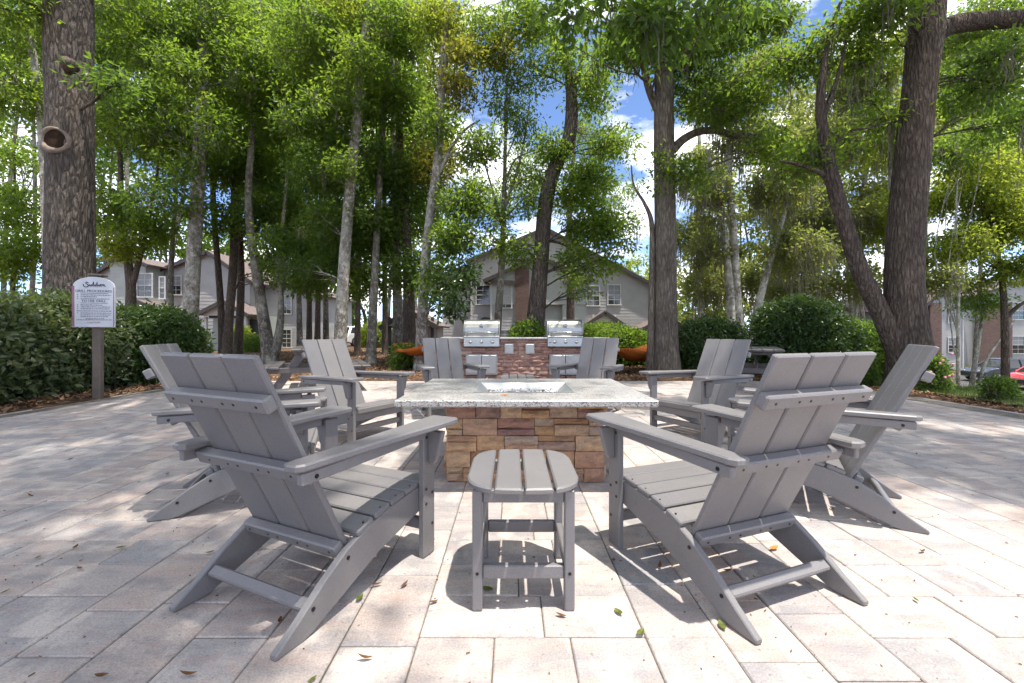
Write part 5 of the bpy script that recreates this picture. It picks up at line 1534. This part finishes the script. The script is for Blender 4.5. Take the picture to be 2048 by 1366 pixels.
thin = [(600, 19, 'leaf_dark', 'bark_grey', 'first thin stem'), (618, 20, 'leaf_mid', 'bark_dark', ''), (634, 19.5, 'leaf_dark', 'bark_dark', ''), (652, 20.5, 'leaf_mid', 'bark_grey', ''), (714, 19, 'leaf_dark', 'bark_dark', ''), (770, 20, 'leaf_mid', 'bark_dark', '')]
lab_thin = ['thin grey stem, leftmost of the crowded thin stems beside the facing left chair', 'thin dark stem, second of the crowded thin stems beside the facing left chair', 'thin dark stem, third of the crowded thin stems beside the facing left chair', 'thin grey stem close to the straight pale trunk, fourth of the crowded stems', 'thin dark stem in the gap between the two pale trunks', 'thin dark stem left of the shed']
for i, (x, yd, lf, bk, _) in enumerate(thin):
    j = random.uniform(-12, 12)
    yb = HZ + F * CH / yd
    T('slender_tree', lab_thin[i], [[(x, yb, 20), (x + j * .2, 620, 15), (x + j * .5, 500, 13), (x + j, 360, 11), (x + j * 1.6, 200, 9), (x + j * 2, 20, 6)]], yd,
      [(x + random.uniform(-40, 40), 470, 60, 60, yd, 1.6, 1.1, lf), (x + random.uniform(-40, 40), 320, 70, 70, yd, 1.8, 1.2, lf), (x + random.uniform(-40, 40), 140, 75, 80, yd, 1.8, 1.2), (x + random.uniform(-40, 40), 10, 75, 60, yd, 1.8, 1.1)], 'leaf_mid', bk, .17, 20, seedk=40 + i, twigs=False, sides=8, group='crowded thin stems in the wood')

# --- woodland far behind that reads as one mass
def mass(name, label, blobs, leaf, L, cov, moss=0, seed=1):
    g = np.random.default_rng(seed); acc = Acc(); MA = []; bk = Acc()
    for px_, py_, rx, ry, yb, dy in blobs:
        s = yb / F; c = np.array(W(px_, py_, yb)); rr = np.array([rx * s, dy, ry * s])
        per = 22; la = L * L * .44 * .5 * .55 * per
        n = int(cov * np.pi * rr[0] * rr[2] / la)
        d = unit(g.normal(size=(n, 3))) * (g.random(n) ** .4)[:, None]
        ns = 16; sc = unit(g.normal(size=(ns, 3))) * (g.random(ns) ** .5 * .9)[:, None]
        wch = ((d[:, None] - sc[None]) ** 2).sum(-1).argmin(1)
        C = c + (d * .7 + sc[wch] * .3) * rr
        C[:, 2] = np.maximum(C[:, 2], terrain_z(C[:, 0], C[:, 1]) + .3)
        V, Ft = leaf_arrays(C, .7 * (.6 + .7 * g.random(n)), per, L, .48, .7, .3, .9, g); acc.add(V, Ft)
        for k in range(2):
            b_ = c + np.array([g.uniform(-.6, .6) * rr[0], g.uniform(-.5, .5) * dy, 0]); b_[2] = terrain_z(b_[0], b_[1]) - .1
            P, Rr = catmull([b_, b_ * .5 + c * .5 + g.normal(0, .3, 3), c + np.array([0, 0, rr[2] * .5])], [.2, .14, .05], 4)
            V, Fq = tube_np(P, Rr, 7); bk.add(V, Fq)
        if moss: MA.append(C[g.choice(n, int(n * moss), False)])
    o = obj(name, acc.mesh(name, False), M[leaf]); tag(o, label, 'woodland', kind='stuff')
    obj('stems', bk.mesh('stems', True), M['bark_grey'], o)
    if moss:
        V, Fq = moss_arrays(np.concatenate(MA), 7, .5, 2.2, g); obj('hanging_moss', np_mesh('hanging_moss', V, Fq), M['moss'], o)
    return o
mass('woodland', 'dense dark green wood closing the view behind the left trunks', [
    (60, 120, 160, 190, 36, 5), (250, 60, 160, 150, 38, 5), (420, 200, 150, 170, 36, 5), (560, 60, 160, 140, 40, 5), (600, 330, 150, 150, 36, 5), (740, 180, 140, 170, 40, 5), (700, 450, 110, 130, 38, 5), (820, 380, 90, 150, 40, 5), (840, 90, 100, 110, 42, 5), (620, 560, 60, 90, 37, 4), (690, 600, 60, 80, 40, 4), (230, 300, 120, 140, 40, 5), (-40, 330, 100, 140, 38, 5), (-60, 560, 100, 100, 36, 4), (330, 470, 110, 70, 44, 4), (460, 500, 80, 60, 44, 4), (190, 480, 90, 70, 44, 4), (880, 560, 50, 60, 46, 4)],
    'leaf_mid', .42, .95, 0, 5)
mass('woodland', 'pale sunlit olive wood draped with grey moss behind the round shrubs', [
    (1400, 560, 70, 90, 40, 5), (1480, 450, 90, 120, 44, 5), (1590, 520, 90, 110, 40, 5), (1690, 470, 90, 140, 42, 5), (1740, 300, 110, 150, 40, 5), (1600, 280, 110, 120, 46, 5), (1860, 200, 120, 140, 44, 5), (2000, 150, 120, 140, 40, 5), (2100, 350, 120, 150, 44, 5), (1390, 640, 60, 50, 38, 4), (1480, 630, 60, 50, 42, 4), (1560, 620, 60, 50, 40, 4)],
    'leaf_olive', .44, 1.25, .16, 6)
mass('woodland', 'round yellow green tree tops beyond the centre house roof', [
    (1275, 560, 55, 60, 48, 4), (1330, 590, 50, 60, 50, 4)], 'leaf_lime', .34, 1.2, 0, 7)

# ------------------------------------------------------------------ hedges and shrubs
def shrub(name, label, boxes, leaf, L, per=16, cov=3.2, cat='shrub', group=None, seed=0, cr=.16, base=None, p4=3.0, upb=.5):
    """boxes: (cx,cy,cz,rx,ry,rz) super-ellipsoids, leaves kept close to the skin"""
    g = np.random.default_rng(300 + seed)
    b0 = boxes[0]; o = empty(name, (b0[0], b0[1], float(terrain_z(b0[0], b0[1]))), 0, label, cat, group); B = np.array(o.location)
    acc = Acc(); st = Acc()
    for cx, cy, cz, rx, ry, rz in boxes:
        area = 2 * np.pi * ((rx * ry) + (rx * rz) + (ry * rz)) / 1.5
        n = int(cov * area / (L * L * .5 * .55 * .5 * per))
        d = unit(g.normal(size=(n, 3)))
        k = (np.abs(d) ** p4).sum(1) ** (-1 / p4)
        lump = 1 + .07 * np.sin(d[:, 0] * 7 + seed) * np.sin(d[:, 1] * 6 + d[:, 2] * 5) + .05 * g.normal(size=n)
        C = np.array([cx, cy, cz]) + d * k[:, None] * np.array([rx, ry, rz]) * (lump * (1 - .22 * g.random(n) ** 2))[:, None]
        gz = terrain_z(C[:, 0], C[:, 1])
        C = C[C[:, 2] > gz + .06]
        V, Ft = leaf_arrays(C, np.full(len(C), cr), per, L, .52, .8, .1, upb, g); acc.add(V - B, Ft)
        for q in range(10):
            e = C[g.integers(len(C))]; a = np.array([cx + g.normal(0, rx * .25), cy + g.normal(0, ry * .25), 0]); a[2] = terrain_z(a[0], a[1]) - .05
            P, Rr = catmull([a, (a + e) / 2 + g.normal(0, .08, 3) + [0, 0, .1], e], [.022, .016, .006], 4)
            V, Fq = tube_np(P, Rr, 5); st.add(V - B, Fq)
    obj('foliage', acc.mesh('foliage', False), M[leaf], o); obj('stems', st.mesh('stems', True), M['bark_dark'], o)
    return o
shrub('hedge', 'loose pale leaved hedge at the left edge in front of the massive oak', [(-7.65, 5.6, .58, .90, 1.3, .88), (-7.75, 7.2, .62, .80, 1.2, .90), (-8.8, 6.0, .70, .9, 1.6, .98)], 'leaf_hedge', .10, 13, 2.5, 'hedge', seed=1, cr=.2)
shrub('hedge', 'darker rounded hedge just behind the sign post', [(-7.35, 9.0, .55, .85, .8, .85), (-8.3, 9.9, .6, 1.0, .7, .88)], 'leaf_gloss', .09, 13, 2.4, 'hedge', seed=2, cr=.18)
shrub('round_shrub', 'dark clipped dome shaped shrub just right of the thick trunk', [(4.88, 10.9, .52, .78, .7, .74)], 'leaf_gloss', .08, 13, 2.4, 'shrub', 'clipped shrubs behind the right picnic table', 3, .15)
shrub('round_shrub', 'largest tall rounded shrub behind the right picnic table', [(6.62, 10.2, .80, .78, .8, .92), (7.45, 10.5, .60, .62, .7, .74)], 'leaf_gloss', .085, 13, 2.4, 'shrub', 'clipped shrubs behind the right picnic table', 4, .15)
shrub('low_hedge', 'lower olive hedge between the big shrub and the right oak', [(8.3, 10.6, .30, .9, .7, .85)], 'leaf_dark', .075, 14, 2.8, 'hedge', None, 5, .16)
shrub('low_hedge', 'bright green low hedge left of the thick trunk behind the orange hammock', [(3.35, 13.4, .50, .85, .6, .55), (2.95, 14.2, .62, .9, .6, .60)], 'leaf_mid', .08, 14, 2.8, 'hedge', None, 6, .16)
shrub('small_shrub', 'dark bushy ivy plant at the foot of the curving trunk between the grills', [(.42, 11.9, .62, .42, .35, .62)], 'leaf_dark', .10, 12, 2.2, 'shrub', None, 7, .16)
s1 = GP(1898, 800)
shrub('small_shrub', 'flowering shrub at the right patio edge beside the oak base', [(7.10, 7.4, .18, .14, .14, .36)], 'leaf_dark', .05, 14, 2.6, 'shrub', 'small shrubs along the right patio edge', 8, .11)
shrub('small_shrub', 'small dark shrub at the right edge in front of the red car', [(7.14, 6.45, .06, .13, .13, .26)], 'leaf_dark', .05, 14, 2.6, 'shrub', 'small shrubs along the right patio edge', 9, .11)
shrub('small_shrub', 'pale clipped shrub beyond the oak base at the right', [(8.9, 9.6, .05, .35, .35, .48)], 'leaf_olive', .06, 14, 2.8, 'shrub', None, 10, .13)
shrub('small_shrub', 'dark low shrub left of the oak base behind the profile chair', [(6.62, 8.5, .14, .26, .26, .38)], 'leaf_dark', .06, 14, 2.4, 'shrub', None, 11, .13)
shrub('small_shrub', 'green fern like plant at the foot of the paired trunks', [(-2.9, 12.4, .22, .45, .35, .36)], 'leaf_dark', .12, 10, 1.8, 'shrub', None, 12, .2)
shrub('small_shrub', 'bright yellow green bush by the porch of the left house', [(-14.6, 23.5, .5, .55, .5, .75)], 'leaf_lime', .11, 12, 2.2, 'shrub', None, 13, .2)
shrub('small_shrub', 'dark green bush by the porch of the left house', [(-13.3, 23.2, .3, .6, .5, .5)], 'leaf_dark', .11, 12, 2.2, 'shrub', None, 14, .2)
shrub('small_shrub', 'sunlit bush beside the small white car', [(-9.4, 31, .7, 1.1, .9, 1.0)], 'leaf_lime', .14, 12, 2.0, 'shrub', None, 15, .25)
# pink blossoms on the flowering shrub
fl = [o for o in bpy.data.objects if o.name.startswith('small_shrub') and o.get('label', '').startswith('flowering')][0]
mb = MB()
for k in range(22):
    a = random.uniform(0, 6.28); z = random.uniform(.2, .75)
    mb.box((.22 * math.cos(a) - .03, .22 * math.sin(a) - .04, z), (.035, .035, .025), .01, Matrix.Rotation(a, 3, 'X'))
tag(mb.build('blossoms', M['pink'], fl), kind='stuff')

# ------------------------------------------------------------------ leaf litter, grass, fallen leaves
def scatter_flat(n, xr, yr, L, g, lift=.012, tilt=.45, cond=None, upright=False):
    x = g.uniform(*xr, n); y = g.uniform(*yr, n)
    keep = ~((x > PX0 - .12) & (x < PX1 + .12) & (y > PY0) & (y < PY1 + .02))
    x, y = x[keep], y[keep]; n = len(x)
    p = np.stack([x, y, terrain_z(x, y) + lift + .02 * g.random(n)], 1)
    th = g.random(n) * 6.283
    ax = np.stack([np.cos(th), np.sin(th), g.normal(0, tilt * .6, n)], 1)
    nm = np.stack([g.normal(0, tilt, n), g.normal(0, tilt, n), np.ones(n)], 1)
    ax = unit(ax); nm = unit(nm - ax * (nm * ax).sum(1, keepdims=True)); sd = np.cross(nm, ax)
    l = L * (.6 + .8 * g.random(n)); w = l * .24
    V = np.stack([p, p + ax * (l * .45)[:, None] + sd * w[:, None], p + ax * l[:, None] + nm * (l * .15)[:, None], p + ax * (l * .45)[:, None] - sd * w[:, None]], 1).reshape(-1, 3)
    i = np.arange(n) * 4
    return V, np.stack([np.stack([i, i + 1, i + 2], 1), np.stack([i, i + 2, i + 3], 1)], 1).reshape(-1, 3)
g = np.random.default_rng(77); acc = Acc()
for a in ((15000, (-10, -6.25), (3.5, 11), .075), (12000, (-7, 8), (9.12, 14), .075), (12000, (-12, 9), (13, 26), .11), (2500, (6.3, 6.95), (4, 10), .06)):
    acc.add(*scatter_flat(a[0], a[1], a[2], a[3], g))
tag(obj('leaf_litter', acc.mesh('leaf_litter', False), M['litter']), 'brown dry leaf litter covering the beds around the patio', 'leaf litter', kind='stuff')
n = 26000; x = g.uniform(6.75, 12, n); y = g.uniform(3.5, 12, n)
p = np.stack([x, y, terrain_z(x, y) + .03], 1); th = g.random(n) * 6.283; sd = np.stack([np.cos(th), np.sin(th), np.zeros(n)], 1) * .004
tip = p + np.stack([g.normal(0, .02, n), g.normal(0, .02, n), .05 + .05 * g.random(n)], 1)
V = np.stack([p - sd, p + sd, tip], 1).reshape(-1, 3); i = np.arange(n) * 3
tag(obj('grass', np_mesh('grass', V, np.stack([i, i + 1, i + 2], 1)), M['grass']), 'short green grass along the right side of the patio', 'grass', kind='stuff')

# single leaves lying on the pavers, chair seat and table
def fallen_mesh(L, curl, ratio):
    vs = []; fs = []; n = 6
    for i in range(n + 1):
        t = i / n; w = L * ratio * .5 * math.sin(math.pi * min(1, t * .96 + .02)) ** .8
        z = .003 + curl * L * (t - .4) ** 2 * 1.2
        y = L * (t - .5)
        vs += [(-w, y, z + w * curl * .8), (0, y, z), (w, y, z + w * curl * .8)]
    for i in range(n):
        a = i * 3; fs += [(a, a + 1, a + 4, a + 3), (a + 1, a + 2, a + 5, a + 4)]
    me = bpy.data.meshes.new('fallen_leaf'); me.from_pydata(vs, [], fs); return me
fm = {('b', 0): fallen_mesh(.045, .7, .30), ('b', 1): fallen_mesh(.038, .5, .38), ('g', 0): fallen_mesh(.042, .4, .5), ('g', 1): fallen_mesh(.03, .3, .42), ('o', 0): fallen_mesh(.05, .5, .45)}
def leafm(k, mat):
    me = fm[k]
    if not me.materials: me.materials.append(M[mat])
    return me
spots = [('b', 752, 1173), ('b', 809, 1173), ('g', 719, 1200), ('b', 867, 1208), ('b', 730, 1321), ('b', 1122, 1235), ('g', 1237, 1228), ('b', 1227, 1124), ('g', 1281, 1270), ('o', 1547, 1100), ('g', 1444, 1256), ('g', 1832, 1203), ('b', 1320, 1136), ('g', 624, 1364), ('b', 376, 1354), ('b', 204, 1356), ('g', 516, 1100), ('b', 420, 1108), ('b', 150, 1098), ('g', 75, 1118), ('g', 335, 950), ('g', 277, 966), ('b', 296, 990), ('g', 53, 988), ('b', 62, 994), ('b', 1664, 1020), ('b', 1833, 910), ('g', 1780, 908), ('b', 1845, 1106), ('b', 141, 920), ('g', 975, 1183), ('b', 160, 1140), ('g', 243, 1098), ('b', 560, 1245), ('b', 1455, 1145), ('g', 10, 1187)]
where = ['long brown leaf on the paver joint right of the near left chair leg', 'short brown leaf in the middle of a paver right of the near left chair', 'green leaf beside the long brown leaf right of the near left chair', 'curled brown leaf between the near left chair and the front side table', 'thin brown leaf on the pavers below the near left chair foot', 'brown leaf just right of the front leg of the front side table', 'dark green leaf right of the front side table leg', 'tiny reddish leaf near the front leg of the near right chair', 'green leaf on a paver joint below the near right chair', 'bright orange leaf lying under the near right chair', 'tiny green leaf beside the near right chair foot', 'small green leaf on the bright pavers at the far right', 'dark leaf in the shadow below the near right chair arm', 'green leaf at the bottom edge left of centre', 'brown leaf at the bottom edge below the near left chair', 'brown leaf at the bottom left corner of the patio', 'green leaf in the shade under the near left chair', 'dark leaf left of the near left chair foot', 'dark brown leaf at the left edge level with the near left chair', 'pale green leaf near the left edge of the patio', 'green leaf left of the profile chair on the left, upper one', 'green leaf left of the profile chair on the left, lower one', 'brown leaf beside two green ones left of the profile chair', 'yellow green leaf far left on the patio', 'brown leaf touching the yellow green leaf far left', 'brown leaf behind the near right chair back', 'reddish leaf in the shade beyond the right profile chair arm', 'green leaf in the shade beyond the right profile chair', 'dark leaf right of the right profile chair foot', 'dark leaf in the sun patches at far left', 'broad green leaf lying under the front side table', 'brown leaf left of the near left chair, close to a joint', 'small green leaf left of the near left chair crossbar', 'dark leaf under the rear stretcher of the near left chair', 'brown leaf under the seat of the near right chair', 'green leaf at the left picture edge']
for i, (k, x, y) in enumerate(spots):
    p = GP(x, y)
    key = (k, 0 if k == 'o' else i % 2)
    o = obj('fallen_leaf', leafm(key, {'b': 'fallbrown', 'g': 'fallgreen', 'o': 'fallorange'}[k]), None, None, (p.x, p.y, .004), (random.uniform(-.1, .1), random.uniform(-.1, .1), random.uniform(0, 6.28)))
    if (x, y) == (975, 1183): o.scale = (1.5, 1.3, 1.2)
    tag(o, where[i], 'leaf', 'fallen leaves on the patio')
g = np.random.default_rng(99); mb = MB()
for q in range(420):
    yy = 1.2 + 8 * g.random() ** 1.6; xx = g.uniform(-1.2, 1.2) * yy
    if abs(xx) > 6: continue
    sz = g.uniform(.002, .006)
    mb.box((xx, yy, .004), (sz * g.uniform(.6, 3), sz * .6, .003), .0008, Matrix.Rotation(g.uniform(0, 3.1), 3, 'Z'))
tag(mb.build('debris', M['fallbrown']), 'tiny dry bits of bark and leaf scattered over the pavers', 'debris', kind='stuff')
tp = GP(1078, 1058)
mb = MB().tube([(-.06, .01, .004), (-.02, -.004, .006), (.015, .004, .005), (.055, -.012, .004)], [.0025, .003, .0025, .0015], 5)
mb.tube([(-.02, -.004, .006), (.0, -.03, .005)], [.002, .001], 4)
tag(mb.build('twig', M['bark_dark'], loc=(tp.x, tp.y, .002)), 'thin forked dry twig on the bright pavers behind the front side table', 'twig')
o = obj('fallen_leaf', leafm(('b', 0), 'fallbrown'), None, None, (-.62, 1.90, .292), (.15, 0, 1.9)); tag(o, 'reddish dry leaf on the seat of the near left chair', 'leaf', 'fallen leaves on the patio')
o = obj('fallen_leaf', leafm(('o', 0), 'fallorange'), None, None, (-.05, 2.85, .589), (.0, 0, 1.3)); tag(o, 'orange brown leaf on the front of the granite table top', 'leaf', 'fallen leaves on the patio')
